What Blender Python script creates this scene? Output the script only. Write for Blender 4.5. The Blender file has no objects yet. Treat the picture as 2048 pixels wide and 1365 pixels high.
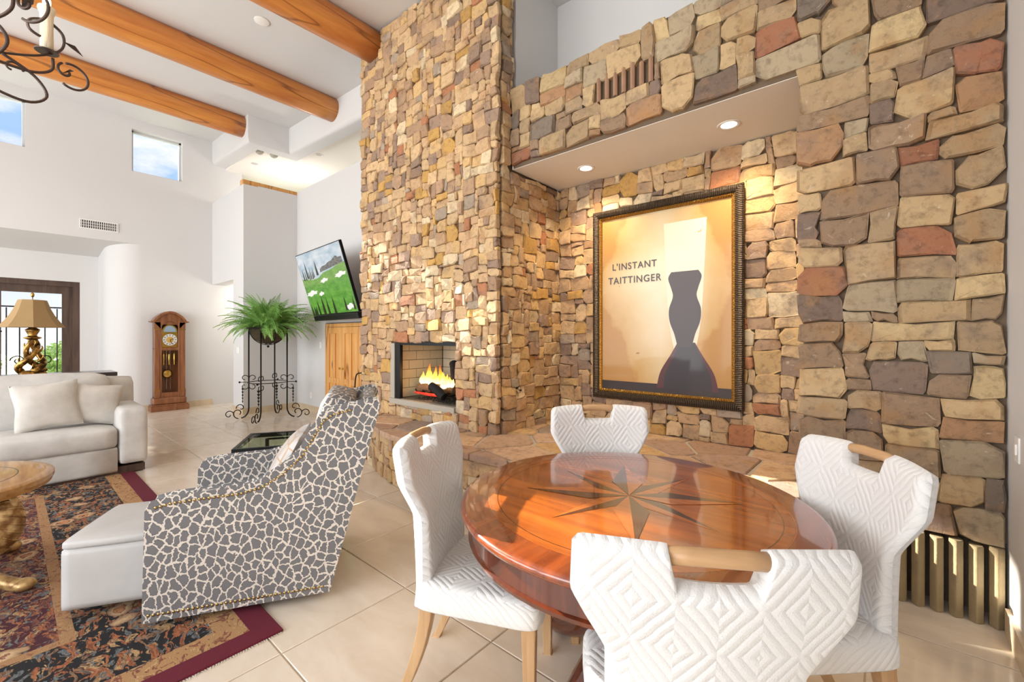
import bpy, math, random
from mathutils import Vector, Matrix, noise
sc = bpy.context.scene
PI = math.pi
# ------------------------------------------------------------------ camera
TH = math.radians(40.4716)
cam_d = bpy.data.cameras.new('camera'); cam = bpy.data.objects.new('camera', cam_d)
sc.collection.objects.link(cam); sc.camera = cam
cam.location = (0, 0, 1.48); cam.rotation_euler = (PI/2, 0, TH)
cam_d.sensor_width = 36.0; cam_d.lens = 862.61/2048*36; cam_d.shift_y = -10.5/2048
cam_d.clip_start = 0.02; cam_d.clip_end = 500
# ------------------------------------------------------------------ world (blue sky with broken cloud)
w = bpy.data.worlds.new('sky'); sc.world = w; w.use_nodes = True
nt = w.node_tree; nt.nodes.clear()
def N(t, **k):
    n = nt.nodes.new(t)
    for a, b in k.items(): setattr(n, a, b)
    return n
tc = N('ShaderNodeTexCoord'); mp = N('ShaderNodeMapping'); mp.inputs['Scale'].default_value = (1, 1, 2.2)
ns = N('ShaderNodeTexNoise'); ns.inputs['Scale'].default_value = 5.0; ns.inputs['Detail'].default_value = 8; ns.inputs['Roughness'].default_value = .6
rp = N('ShaderNodeValToRGB'); rp.color_ramp.elements[0].position = .44; rp.color_ramp.elements[1].position = .60
mx = N('ShaderNodeMix', data_type='RGBA'); mx.inputs[6].default_value = (.40, .61, .92, 1); mx.inputs[7].default_value = (.95, .96, 1, 1)
gm = N('ShaderNodeSeparateXYZ'); gr_ = N('ShaderNodeValToRGB'); gr_.color_ramp.elements[0].color = (1, 1, 1, 1); gr_.color_ramp.elements[1].color = (0, 0, 0, 1); gr_.color_ramp.elements[1].position = .22; mh_ = N('ShaderNodeMix', data_type='RGBA'); mh_.inputs[7].default_value = (.95, .97, 1, 1)
bg = N('ShaderNodeBackground'); bg.inputs['Strength'].default_value = 1.0
ow = N('ShaderNodeOutputWorld')
L = nt.links.new
L(tc.outputs['Generated'], mp.inputs['Vector']); L(mp.outputs[0], ns.inputs['Vector']); L(ns.outputs['Fac'], rp.inputs[0])
L(rp.outputs[0], mx.inputs[0]); L(tc.outputs['Generated'], gm.inputs[0]); L(gm.outputs[2], gr_.inputs[0]); L(gr_.outputs[0], mh_.inputs[0]); L(mx.outputs[2], mh_.inputs[6]); L(mh_.outputs[2], bg.inputs[0]); L(bg.outputs[0], ow.inputs[0])
# ------------------------------------------------------------------ sun (through the high windows) and fill lights added in the unseen rear wall openings
def light(name, kind, loc, energy, color=(1, 1, 1), **k):
    d = bpy.data.lights.new(name, kind); d.energy = energy; d.color = color
    for a, b in k.items(): setattr(d, a, b)
    o = bpy.data.objects.new(name, d); sc.collection.objects.link(o); o.location = loc
    return o
def aim(o, d): o.rotation_euler = Vector(d).to_track_quat('-Z', 'Y').to_euler()
s = light('sun', 'SUN', (-20, -1, 9), 18.0, (1, .92, .78), angle=math.radians(.6)); aim(s, (9.7, 1.22, -4.25))
for i, x in enumerate((-9.0, -5.4, -1.7)):
    a = light('window_daylight', 'AREA', (x, -4.75, 2.3), 200, (.96, .98, 1.0), shape='RECTANGLE', size=3.2, size_y=3.6); aim(a, (0, 1, .12))  # added area fill behind the camera, brightens the whole room
sc.view_settings.view_transform = 'Standard'; sc.view_settings.look = 'None'
sc.view_settings.exposure = 0.17; sc.view_settings.gamma = 1.0; sc.view_settings.use_curve_mapping = False
try: sc.cycles.use_denoising = True
except Exception: pass
sc.cycles.max_bounces = 8; sc.cycles.diffuse_bounces = 5; sc.cycles.transparent_max_bounces = 12
sc.cycles.sample_clamp_indirect = 4.0; sc.cycles.caustics_reflective = False; sc.cycles.caustics_refractive = False

# ================================================================== helpers
def lin(r, g, b):
    f = lambda c: (c/255/12.92) if c/255 <= .04045 else ((c/255+.055)/1.055)**2.4
    return (f(r), f(g), f(b))
class M:                                     # small node-material builder
    def __init__(s, name, col=(.8, .8, .8), rough=.6, metal=0, **k):
        s.m = bpy.data.materials.new(name); s.m.use_nodes = True; s.t = s.m.node_tree
        s.b = s.t.nodes['Principled BSDF']
        s.b.inputs['Base Color'].default_value = (*col, 1); s.b.inputs['Roughness'].default_value = rough
        s.b.inputs['Metallic'].default_value = metal
        for a, v in k.items(): s.b.inputs[a.replace('_', ' ')].default_value = v
    def n(s, t, ins=None, **k):
        n = s.t.nodes.new(t)
        for a, v in k.items(): setattr(n, a, v)
        for a, v in (ins or {}).items(): s.put(n, a, v)
        return n
    def put(s, n, a, v):
        if isinstance(v, bpy.types.NodeSocket): s.t.links.new(v, n.inputs[a])
        else: n.inputs[a].default_value = v
    def co(s, kind='Object'): return s.n('ShaderNodeTexCoord').outputs[kind]
    def pos(s): return s.n('ShaderNodeNewGeometry').outputs['Position']
    def map(s, v, sc=(1, 1, 1), rot=(0, 0, 0), loc=(0, 0, 0)):
        return s.n('ShaderNodeMapping', {'Vector': v, 'Scale': sc, 'Rotation': rot, 'Location': loc}).outputs[0]
    def noise(s, v, scale, detail=4, rough=.55, dist=0, out='Fac'):
        return s.n('ShaderNodeTexNoise', {'Vector': v, 'Scale': scale, 'Detail': detail, 'Roughness': rough, 'Distortion': dist}).outputs[out]
    def vor(s, v, scale, feature='F1', out='Distance', rnd=1.0):
        return s.n('ShaderNodeTexVoronoi', {'Vector': v, 'Scale': scale, 'Randomness': rnd}, feature=feature).outputs[out]
    def wave(s, v, scale, dist=0, detail=2, dscale=1, direction='X', prof='SIN', typ='BANDS'):
        n = s.n('ShaderNodeTexWave', {'Vector': v, 'Scale': scale, 'Distortion': dist, 'Detail': detail, 'Detail Scale': dscale}, wave_type=typ, wave_profile=prof)
        if typ == 'BANDS': n.bands_direction = direction
        else: n.rings_direction = direction
        return n.outputs['Fac']
    def ramp(s, v, stops, interp='LINEAR'):
        r = s.n('ShaderNodeValToRGB', {'Fac': v}); cr = r.color_ramp; cr.interpolation = interp
        while len(cr.elements) < len(stops): cr.elements.new(.5)
        for e, (p, c) in zip(cr.elements, stops):
            e.position = p; e.color = (*c, 1) if len(c) == 3 else c
        return r.outputs[0]
    def mix(s, f, a, b, mode='MIX'):
        c = lambda v: (*v, 1) if isinstance(v, tuple) and len(v) == 3 else v
        n = s.n('ShaderNodeMix', data_type='RGBA', blend_type=mode)
        s.put(n, 0, f); s.put(n, 6, c(a)); s.put(n, 7, c(b)); return n.outputs[2]
    def math(s, op, a, b=0.0, c=0.0):
        n = s.n('ShaderNodeMath', operation=op); s.put(n, 0, a); s.put(n, 1, b); s.put(n, 2, c); return n.outputs[0]
    def sep(s, v):
        n = s.n('ShaderNodeSeparateXYZ', {0: v}); return n.outputs[0], n.outputs[1], n.outputs[2]
    def color(s, v): s.put(s.b, 'Base Color', v); return s
    def rough(s, v): s.put(s.b, 'Roughness', v); return s
    def bump(s, h, strength=.3, dist=.01):
        n = s.n('ShaderNodeBump', {'Height': h, 'Strength': strength, 'Distance': dist}); s.put(s.b, 'Normal', n.outputs[0]); return s
    def emit(s, c, st):
        s.put(s.b, 'Emission Color', (*c, 1) if isinstance(c, tuple) else c); s.put(s.b, 'Emission Strength', st); return s

def link(o, parent=None):
    sc.collection.objects.link(o)
    if parent: o.parent = parent
    return o
def tag(o, label=None, cat=None, group=None, kind=None):
    for k, v in (('label', label), ('category', cat), ('group', group), ('kind', kind)):
        if v: o[k] = v
    return o
def thing(name, label, cat, loc=(0, 0, 0), rz=0, group=None):
    o = bpy.data.objects.new(name, None); link(o); o.location = loc; o.rotation_euler = (0, 0, rz)
    o.empty_display_size = .1
    return tag(o, label, cat, group)
class MB:
    def __init__(s): s.v = []; s.f = []; s.uv = None
    def add(s, v, f, mt=None):
        o = len(s.v); s.v += [tuple(mt @ Vector(p)) if mt else tuple(p) for p in v]; s.f += [tuple(i+o for i in q) for q in f]; return s
    def box(s, x0, y0, z0, x1, y1, z1, mt=None):
        v = [(x, y, z) for z in (z0, z1) for y in (y0, y1) for x in (x0, x1)]
        return s.add(v, [(0, 2, 3, 1), (4, 5, 7, 6), (0, 1, 5, 4), (2, 6, 7, 3), (0, 4, 6, 2), (1, 3, 7, 5)], mt)
    def prism(s, poly, z0, z1, mt=None):
        n = len(poly); v = [(x, y, z0) for x, y in poly]+[(x, y, z1) for x, y in poly]
        return s.add(v, [tuple(range(n))[::-1], tuple(range(n, 2*n))]+[(i, (i+1) % n, n+(i+1) % n, n+i) for i in range(n)], mt)
    def lathe(s, prof, n=24, mt=None, cap=True, a0=0, a1=2*PI):
        full = abs(a1-a0-2*PI) < 1e-6; k = n if full else n+1
        v = [(r*math.cos(a0+(a1-a0)*i/n), r*math.sin(a0+(a1-a0)*i/n), z) for r, z in prof for i in range(k)]
        f = []
        for j in range(len(prof)-1):
            for i in range(n):
                i2 = (i+1) % k; f.append((j*k+i, j*k+i2, (j+1)*k+i2, (j+1)*k+i))
        if cap and full:
            f.append(tuple(range(k))[::-1]); f.append(tuple((len(prof)-1)*k+i for i in range(k)))
        return s.add(v, f, mt)
    def tube(s, pts, r, n=6, flat=1.0, up=None, closed=False, cap=True):
        pts = [Vector(p) for p in pts]; m = len(pts); rr = r if isinstance(r, (list, tuple)) else [r]*m
        v = []; prev = Vector(up) if up else None
        for i, p in enumerate(pts):
            a = pts[(i-1) % m] if closed or i else p; b = pts[(i+1) % m] if closed or i < m-1 else p
            t = (b-a).normalized() if (b-a).length > 1e-9 else Vector((0, 0, 1))
            if prev is None: prev = Vector((0, 0, 1)) if abs(t.z) < .9 else Vector((1, 0, 0))
            side = t.cross(prev)
            if side.length < 1e-5: side = t.orthogonal()
            side.normalize(); nu = side.cross(t).normalized()
            if up is None: prev = nu
            for k in range(n):
                q = 2*PI*k/n; v.append(tuple(p+side*math.cos(q)*rr[i]+nu*math.sin(q)*rr[i]*flat))
        f = []
        for i in range(m if closed else m-1):
            j = (i+1) % m
            for k in range(n): f.append((i*n+k, i*n+(k+1) % n, j*n+(k+1) % n, j*n+k))
        if cap and not closed: f += [tuple(range(n))[::-1], tuple((m-1)*n+k for k in range(n))]
        return s.add(v, f)
    def ball(s, c, r, n=10, m=6, sc_=(1, 1, 1)):
        prof = [(math.sin(PI*i/m)*r or 1e-5, -math.cos(PI*i/m)*r) for i in range(m+1)]
        return s.lathe(prof, n, Matrix.Translation(c) @ Matrix.Diagonal((*sc_, 1)), cap=False)
    def build(s, name, mat, parent=None, smooth=False, bevel=0, seg=2, ang=.6, sub=0, kind=None, auto=None):
        me = bpy.data.meshes.new(name); me.from_pydata(s.v, [], s.f); me.update()
        mats = mat if isinstance(mat, (list, tuple)) else [mat]
        for q in mats: me.materials.append(q.m if isinstance(q, M) else q)
        if smooth: me.shade_smooth()
        if auto is not None:
            me.shade_smooth(); me.set_sharp_from_angle(angle=auto)
        if s.uv:
            ul = me.uv_layers.new(name='UVMap')
            for lp in me.loops: ul.data[lp.index].uv = s.uv[lp.vertex_index]
        o = bpy.data.objects.new(name, me); link(o, parent)
        if bevel:
            md = o.modifiers.new('bevel', 'BEVEL'); md.width = bevel; md.segments = seg; md.limit_method = 'ANGLE'; md.angle_limit = ang
        if sub:
            md = o.modifiers.new('sub', 'SUBSURF'); md.levels = md.render_levels = sub
        if kind: o['kind'] = kind
        return o
def copytree(o, parent=None):
    c = o.copy(); sc.collection.objects.link(c); c.parent = parent
    for ch in list(o.children): copytree(ch, c)
    return c
def catmull(P, n=8, closed=False):
    P = [Vector(p) for p in P]; out = []; m = len(P)
    for i in range(m if closed else m-1):
        p0 = P[(i-1) % m] if closed or i > 0 else P[0]; p1 = P[i]; p2 = P[(i+1) % m]; p3 = P[(i+2) % m] if closed or i+2 < m else P[-1]
        for k in range(n):
            t = k/n
            out.append(.5*((2*p1)+(p2-p0)*t+(2*p0-5*p1+4*p2-p3)*t*t+(3*p1-p0-3*p2+p3)*t**3))
    if not closed: out.append(P[-1])
    return out
def spiral(c, r0, r1, a0, a1, n=20, ax=(1, 0, 0), ay=(0, 0, 1)):
    c = Vector(c); ax = Vector(ax); ay = Vector(ay)
    return [c+(ax*math.cos(a0+(a1-a0)*i/n)+ay*math.sin(a0+(a1-a0)*i/n))*(r0+(r1-r0)*i/n) for i in range(n+1)]
def struct(name, mb, mat, label=None, parent=None, **k):
    o = mb.build(name, mat, parent, **k)
    if not parent: tag(o, label, None, None, 'structure')
    return o

# ================================================================== materials
def m_plaster(name, col):
    m = M(name, col, .75); p = m.pos()
    return m.bump(m.noise(p, 9, 3), .06, .02)
WHITE = m_plaster('white plaster', lin(212, 211, 210)); CEIL = m_plaster('ceiling plaster', lin(212, 211, 210)); WARMW = m_plaster('warm soffit plaster', lin(240, 235, 226))
MORTAR = M('mortar', lin(112, 95, 77), .95); MORTAR.bump(MORTAR.noise(MORTAR.pos(), 60, 4), .5, .01)
PALEMORTAR = M('pale mortar', lin(176, 166, 154), .95); PALEMORTAR.bump(PALEMORTAR.noise(PALEMORTAR.pos(), 50, 4), .4, .01)
STONE = M('fieldstone', rough=.88); _p = STONE.pos()
_c = STONE.n('ShaderNodeAttribute', attribute_name='col').outputs['Color']
_c = STONE.mix(STONE.ramp(STONE.noise(_p, 6, 3), [(.50, (0, 0, 0)), (.66, (.5,)*3)]), _c, STONE.mix(STONE.ramp(STONE.noise(_p, 3.5, 2), [(.42, (0,)*3), (.58, (1,)*3)]), lin(172, 128, 80), lin(132, 114, 102)))
_c = STONE.mix(1.0, _c, STONE.ramp(STONE.noise(_p, 22, 7, .68), [(.28, (.55,)*3), (.5, (1, 1, 1)), (.75, (1.0, .98, .95))]), 'MULTIPLY')
_c = STONE.mix(STONE.ramp(STONE.noise(_p, 14, 5, .7, 1.2), [(.63, (0, 0, 0)), (.70, (.5,)*3)]), _c, lin(222, 204, 178))
STONE.color(_c); STONE.bump(STONE.noise(_p, 34, 8, .7), .75, .012)
def m_travertine(name, a, b, rough, coat=0.0):
    m = M(name, rough=rough, Coat_Weight=coat, Coat_Roughness=.08); p = m.pos()
    rnd = m.n('ShaderNodeObjectInfo').outputs['Random']
    off = m.n('ShaderNodeVectorMath', {0: p, 1: m.n('ShaderNodeCombineXYZ', {0: m.math('MULTIPLY', rnd, 40.0), 2: m.math('MULTIPLY', rnd, 17.0)}).outputs[0]}, operation='ADD').outputs[0]
    v = m.noise(m.map(off, (1, 2.4, 1)), 2.6, 6, .6, .6)
    c = m.mix(m.ramp(v, [(.3, (0,)*3), (.7, (1,)*3)]), a, b)
    c = m.mix(m.math('MULTIPLY', rnd, .25), c, b)
    return m.color(c)
TILE = m_travertine('travertine tile', lin(212, 196, 176), lin(228, 217, 203), .22, .35)
TBASE = m_travertine('travertine base', lin(198, 176, 146), lin(218, 200, 172), .4)
GROUT = M('grout', lin(190, 172, 150), .8)
def m_wood(name, a, b, rough=.4, scale=6, axis='Y', coat=0.0, knots=False, ring=2.2):
    m = M(name, rough=rough, Coat_Weight=coat, Coat_Roughness=.06); o = m.co()
    sc_ = {'X': (.09, 1, 1), 'Y': (1, .09, 1), 'Z': (1, 1, .09)}[axis]
    v = m.noise(m.map(o, sc_), scale*3, 6, .6, .5)
    wv = m.noise(m.map(o, sc_), scale, 3, .5, ring)
    f = m.math('ADD', m.math('MULTIPLY', v, .5), m.math('MULTIPLY', wv, .5))
    c = m.mix(m.ramp(f, [(.36, (0,)*3), (.64, (1,)*3)]), a, b)
    if knots:
        kd = m.vor(m.map(o, {'X': (.35, 1, 1), 'Y': (1, .35, 1), 'Z': (1, 1, .35)}[axis]), 2.6)
        c = m.mix(m.ramp(kd, [(.045, (1,)*3), (.10, (0,)*3)]), c, lin(84, 42, 18))
        c = m.mix(m.ramp(m.noise(m.map(o, sc_), 3.2, 2, .4), [(.478, (0,)*3), (.492, (.8,)*3), (.508, (0,)*3)]), c, lin(112, 58, 22))
    return m.color(c).bump(v, .08, .004)
VIGA = m_wood('honey log', lin(178, 102, 44), lin(216, 146, 72), .38, 3.0, 'Y', .25, True)
CLOCKW = m_wood('cherry wood', lin(112, 66, 40), lin(152, 98, 62), .35, 8, 'Z', .2)
PINE = m_wood('knotty pine', lin(206, 146, 76), lin(226, 172, 104), .45, 6, 'Z', .1, True)
MAHOG = m_wood('mahogany', lin(126, 58, 16), lin(190, 102, 36), .24, 5, 'X', 1.0)
MAHOGD = m_wood('dark mahogany', lin(66, 26, 12), lin(104, 46, 22), .25, 6, 'Z', .8)
INLAYD = m_wood('walnut inlay', lin(60, 26, 10), lin(84, 38, 14), .24, 9, 'X', 1.0)
INLAYL = m_wood('satinwood inlay', lin(168, 84, 28), lin(196, 108, 44), .24, 9, 'X', 1.0)
ASH = m_wood('ash wood', lin(176, 138, 98), lin(206, 170, 128), .45, 9, 'Z')
DOORW = m_wood('weathered door wood', lin(58, 42, 34), lin(92, 70, 58), .55, 6, 'Z')
DKWOOD = m_wood('dark console wood', lin(44, 34, 30), lin(66, 52, 46), .3, 6, 'Y', .4)
GILTW = m_wood('burl wood with gilt', lin(146, 98, 44), lin(196, 150, 88), .32, 10, 'X', .4)
IRON = M('wrought iron', lin(38, 34, 33), .5, .7); BLACK = M('black plastic', lin(16, 16, 18), .35); BLACKM = M('black metal', lin(26, 28, 30), .4, .5)
BRONZE = M('brown iron', lin(84, 70, 64), .42, .6); BRASS = M('brass', lin(214, 176, 92), .25, 1.0); GOLD = M('antique gold', lin(168, 124, 58), .34, .9)
GOLD.color(GOLD.mix(GOLD.ramp(GOLD.noise(GOLD.co(), 18, 4), [(.38, (0,)*3), (.6, (1,)*3)]), lin(66, 46, 22), lin(196, 150, 78)))
GILT = M('gilded carved wood', lin(180, 140, 84), .38, .35); GILT.color(GILT.mix(GILT.ramp(GILT.noise(GILT.co(), 16, 4), [(.36, (0,)*3), (.6, (1,)*3)]), lin(128, 88, 44), lin(216, 180, 124)))
CHROME = M('chrome', (.8, .8, .8), .15, 1.0); NAIL = M('brass nailhead', lin(186, 158, 108), .3, 1.0)
def m_glass(name, tint=(1, 1, 1), ior=1.45, rgh=.02):
    m = M(name); t = m.t; tr = m.n('ShaderNodeBsdfTransparent', {'Color': (*tint, 1)}); g = m.n('ShaderNodeBsdfGlossy', {'Roughness': rgh})
    fr = m.n('ShaderNodeFresnel', {'IOR': ior})
    bf = m.math('MULTIPLY', fr.outputs[0], m.math('SUBTRACT', 1.0, m.n('ShaderNodeNewGeometry').outputs['Backfacing']))
    mx_ = m.n('ShaderNodeMixShader', {0: bf, 1: tr.outputs[0], 2: g.outputs[0]})
    t.links.new(mx_.outputs[0], t.nodes['Material Output'].inputs[0]); return m
GLASS = m_glass('clear glass'); PICGL = m_glass('low glare picture glass', (.97, .97, .97), 1.0, .1); GREENGL = m_glass('green tinted glass', (.80, .90, .80))
# chenille with concentric stitched diamonds
def m_chenille():
    m = M('white chenille', lin(226, 226, 226), .95, Sheen_Weight=.3); u, v, _ = m.sep(m.co('UV'))
    fu = m.math('ABSOLUTE', m.math('SUBTRACT', m.math('FRACT', m.math('DIVIDE', u, .165)), .5)); fv = m.math('ABSOLUTE', m.math('SUBTRACT', m.math('FRACT', m.math('DIVIDE', v, .21)), .5))
    d = m.math('ADD', fu, fv)
    d = m.math('ADD', d, m.math('MULTIPLY', m.noise(m.co('UV'), 9, 2), .12))
    wv = m.math('FRACT', m.math('MULTIPLY', d, 6.0))
    h = m.ramp(wv, [(0, (.15,)*3), (.25, (.72,)*3), (.5, (1,)*3), (.75, (.72,)*3), (1, (.15,)*3)])
    fz = m.noise(m.co('UV'), 240, 3, .7)
    m.color(m.mix(m.ramp(wv, [(0, (1,)*3), (.10, (0,)*3), (.90, (0,)*3), (1, (1,)*3)]), lin(232, 232, 231), lin(224, 223, 222)))
    return m.bump(m.math('ADD', h, m.math('MULTIPLY', fz, .6)), .6, .006)
CHEN = m_chenille()
def m_leopard():
    m = M('leopard woven fabric', rough=.9); o = m.co(); x, y, z = m.sep(o)
    nx_, ny_, nz_ = m.sep(m.co('Normal'))
    cv = lambda a, b_: m.n('ShaderNodeCombineXYZ', {0: a, 1: b_}).outputs[0]
    fy = m.math('GREATER_THAN', m.math('ABSOLUTE', ny_), .6); fz_ = m.math('GREATER_THAN', m.math('ABSOLUTE', nz_), .72)
    q = m.mix(fz_, m.mix(fy, cv(y, z), cv(x, z)), cv(x, y))
    d1 = m.n('ShaderNodeTexNoise', {'Vector': q, 'Scale': 16.0, 'Detail': 1.0}).outputs['Color']; d2 = m.n('ShaderNodeTexNoise', {'Vector': q, 'Scale': 70.0, 'Detail': 2.0}).outputs['Color']
    sc_ = lambda v, k: m.n('ShaderNodeVectorMath', {0: v, 'Scale': k}, operation='SCALE').outputs[0]
    add = lambda a, b_: m.n('ShaderNodeVectorMath', {0: a, 1: b_}, operation='ADD').outputs[0]
    q = add(add(q, sc_(d1, .03)), sc_(d2, .020)); q = m.map(q, (1.12, .85, 1), (0, 0, .5))
    V = m.n('ShaderNodeTexVoronoi', {'Vector': q, 'Scale': 22.0, 'Randomness': .85}, feature='DISTANCE_TO_EDGE', voronoi_dimensions='2D').outputs['Distance']
    spot = m.ramp(V, [(.075, (0,)*3), (.10, (1,)*3)])
    grey = m.mix(m.noise(m.map(o, (1, 1, 7)), 120, 3), lin(86, 86, 89), lin(134, 133, 135)); grey = m.mix(m.ramp(V, [(.10, (.6,)*3), (.16, (0,)*3)]), grey, lin(70, 70, 76))
    m.color(m.mix(spot, lin(214, 206, 196), grey)); return m.bump(m.noise(o, 260, 2), .25, .003)
LEO = m_leopard()
def m_fabric(name, col, sc_=220, st=.2, var=.06, rough=.9):
    m = M(name, rough=rough); o = m.co()
    v = m.noise(o, 5, 3)
    m.color(m.mix(m.ramp(v, [(.35, (0,)*3), (.65, (1,)*3)]), col, tuple(min(1, c*(1-var*3)) for c in col)))
    return m.bump(m.noise(o, sc_, 3, .7), st, .004)
SOFA = m_fabric('pale chenille sofa fabric', lin(212, 210, 206)); LEATH = m_fabric('pale grey leather', lin(196, 195, 194), 60, .08, .03, .5)
CUSH = m_fabric('ivory woven cushion', lin(214, 210, 203), 160, .35)
def m_lattice():
    m = M('silver lattice satin', rough=.45, Sheen_Weight=.3); o = m.co()
    e = m.vor(m.map(o, (1, 1, 1)), 11, 'DISTANCE_TO_EDGE', rnd=.25)
    return m.color(m.mix(m.ramp(e, [(.03, (1,)*3), (.07, (0,)*3)]), m.mix(m.noise(o, 5), lin(196, 190, 184), lin(170, 164, 160)), lin(176, 140, 104)))
LATT = m_lattice()
# ================================================================== stone layout
def rubble(W, H, unit, sizes, excl, rng):
    nx, ny = max(1, round(W/unit)), max(1, round(H/unit)); ux, uy = W/nx, H/ny
    occ = [[bool(excl and excl((i+.5)*ux, (j+.5)*uy)) for i in range(nx)] for j in range(ny)]
    out = []
    for j in range(ny):
        for i in range(nx):
            if occ[j][i]: continue
            wd, ht = rng.choice(sizes)
            run = 0
            while i+run < nx and not occ[j][i+run] and run < wd+1: run += 1
            if run < wd: wd = run
            elif run == wd+1 and (i+run >= nx or occ[j][i+run]): wd = run if rng.random() < .7 else wd
            h = 1
            while h < ht and j+h < ny and all(not occ[j+h][i+k] for k in range(wd)): h += 1
            if j+h == ny-1 and all(not occ[j+h][i+k] for k in range(wd)): h += 1
            for b in range(h):
                for a in range(wd): occ[j+b][i+a] = True
            out.append((i*ux, j*uy, (i+wd)*ux, (j+h)*uy))
    return out
PAL = [(lin(206, 174, 132), 28), (lin(210, 174, 122), 12), (lin(194, 160, 122), 22), (lin(176, 144, 114), 15), (lin(158, 132, 112), 9), (lin(146, 122, 104), 4), (lin(172, 154, 134), 4), (lin(176, 120, 84), 4), (lin(216, 194, 158), 9), (lin(194, 152, 86), 4)]
PALR = [(lin(190, 162, 122), 24), (lin(174, 148, 114), 24), (lin(154, 128, 102), 16), (lin(128, 108, 94), 9), (lin(172, 154, 126), 7), (lin(158, 106, 78), 4), (lin(202, 176, 132), 12), (lin(128, 114, 100), 4), (lin(168, 130, 96), 8)]
def pick(pal, rng):
    t = rng.random()*sum(w_ for _, w_ in pal)
    for c, w_ in pal:
        t -= w_
        if t <= 0: break
    k = rng.uniform(.86, 1.12); return tuple(x*k for x in c)
def stone_geo(r, rng, mapper, seed, depth, amp, gap):
    x0, y0, x1, y1 = r; w_, h_ = x1-x0, y1-y0; mn = min(w_, h_)
    P = []
    C = [(x0, y0, 1, 0), (x1, y0, 0, 1), (x1, y1, -1, 0), (x0, y1, 0, -1)]
    for k, (cx, cy, dx, dy) in enumerate(C):
        px, py = [(0, 1), (-1, 0), (0, -1), (1, 0)][k]
        a, b = (rng.uniform(.01, .12)*mn, rng.uniform(.01, .12)*mn) if rng.random() < .72 else (rng.uniform(.1, .4)*mn, rng.uniform(.1, .4)*mn)
        P.append((cx+px*a, cy+py*a)); P.append((cx+dx*b, cy+dy*b))
        L_ = w_ if dx else h_
        if L_ > mn*1.0:
            t = rng.uniform(.4, .6); o = rng.uniform(-.004, .008)
            P.append((cx+dx*L_*t+(-dy)*o, cy+dy*L_*t+dx*o))
    Q = []
    ccx, ccy = (x0+x1)/2, (y0+y1)/2
    for x, y in P:
        n_ = noise.noise_vector(Vector((x*5.5, y*5.5, seed)))*amp
        sx = 1-2*gap/w_; sy = 1-2*gap/h_
        Q.append((ccx+(x-ccx)*sx+n_.x+rng.uniform(-.003, .003), ccy+(y-ccy)*sy+n_.y+rng.uniform(-.003, .003)))
    n = len(Q); cu = sum(q[0] for q in Q)/n; cv = sum(q[1] for q in Q)/n
    d = depth*rng.uniform(.55, 1.1); tx, ty = rng.uniform(-.16, .16), rng.uniform(-.16, .16)
    ins = 1-min(.26, .008/max(mn, .02)*2)
    ver = [mapper(u, v, -.006) for u, v in Q]+[mapper(u, v, d*.80) for u, v in Q]
    for u, v in Q:
        uu, vv = cu+(u-cu)*ins, cv+(v-cv)*ins
        ver.append(mapper(uu, vv, max(.012, d+(uu-cu)*tx+(vv-cv)*ty+rng.uniform(-.003, .003))))
    ver.append(mapper(cu+rng.uniform(-.1, .1)*w_, cv+rng.uniform(-.1, .1)*h_, d+rng.uniform(0, .007)))
    f = [(a*n+i, a*n+(i+1) % n, (a+1)*n+(i+1) % n, (a+1)*n+i) for a in (0, 1) for i in range(n)]
    f += [(2*n+i, 2*n+(i+1) % n, 3*n) for i in range(n)]
    return ver, f
FW = Vector((-math.sin(TH), math.cos(TH)))
def colored(me, cols):
    ca = me.color_attributes.new('col', 'FLOAT_COLOR', 'POINT'); ca.data.foreach_set('color', [x for c in cols for x in (*c, 1)])
def lay_stones(wall, jobs, pal, limit=300, name='stone', minpx=9):
    """jobs: list of (rects, mapper, seed, depth, amp, gap). The largest in view become parts, the rest one stuff part."""
    S = []
    for rects, mapper, seed, depth, amp, gap in jobs:
        rng = random.Random(seed)
        for r in rects:
            v, f = stone_geo(r, rng, mapper, seed, depth, amp, gap); col = pick(pal, rng)
            c = Vector((0, 0, 0))
            for p in v: c += Vector(p)
            c /= len(v); D = max(.5, c.x*FW.x+c.y*FW.y)
            S.append((min(r[2]-r[0], r[3]-r[1])*(r[2]-r[0])**.5*862/D, v, f, col, c, min(r[2]-r[0], r[3]-r[1])*862/D))
    S.sort(key=lambda s: -s[0])
    rest_v, rest_f, rest_c = [], [], []; cnt = 0
    for sz, v, f, col, c, mpx in S:
        if cnt < limit and mpx > minpx:
            me = bpy.data.meshes.new(name); me.from_pydata([tuple(Vector(p)-c) for p in v], [], f); me.materials.append(STONE.m)
            colored(me, [col]*len(v)); o = bpy.data.objects.new(name, me); link(o, wall); o.location = c; cnt += 1
        else:
            k = len(rest_v); rest_v += [tuple(p) for p in v]; rest_f += [tuple(i+k for i in q) for q in f]; rest_c += [col]*len(v)
    if rest_v:
        me = bpy.data.meshes.new('small_stone'); me.from_pydata(rest_v, [], rest_f); me.materials.append(STONE.m); colored(me, rest_c)
        o = bpy.data.objects.new('small_stone', me); link(o, wall); o['kind'] = 'stuff'

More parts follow.
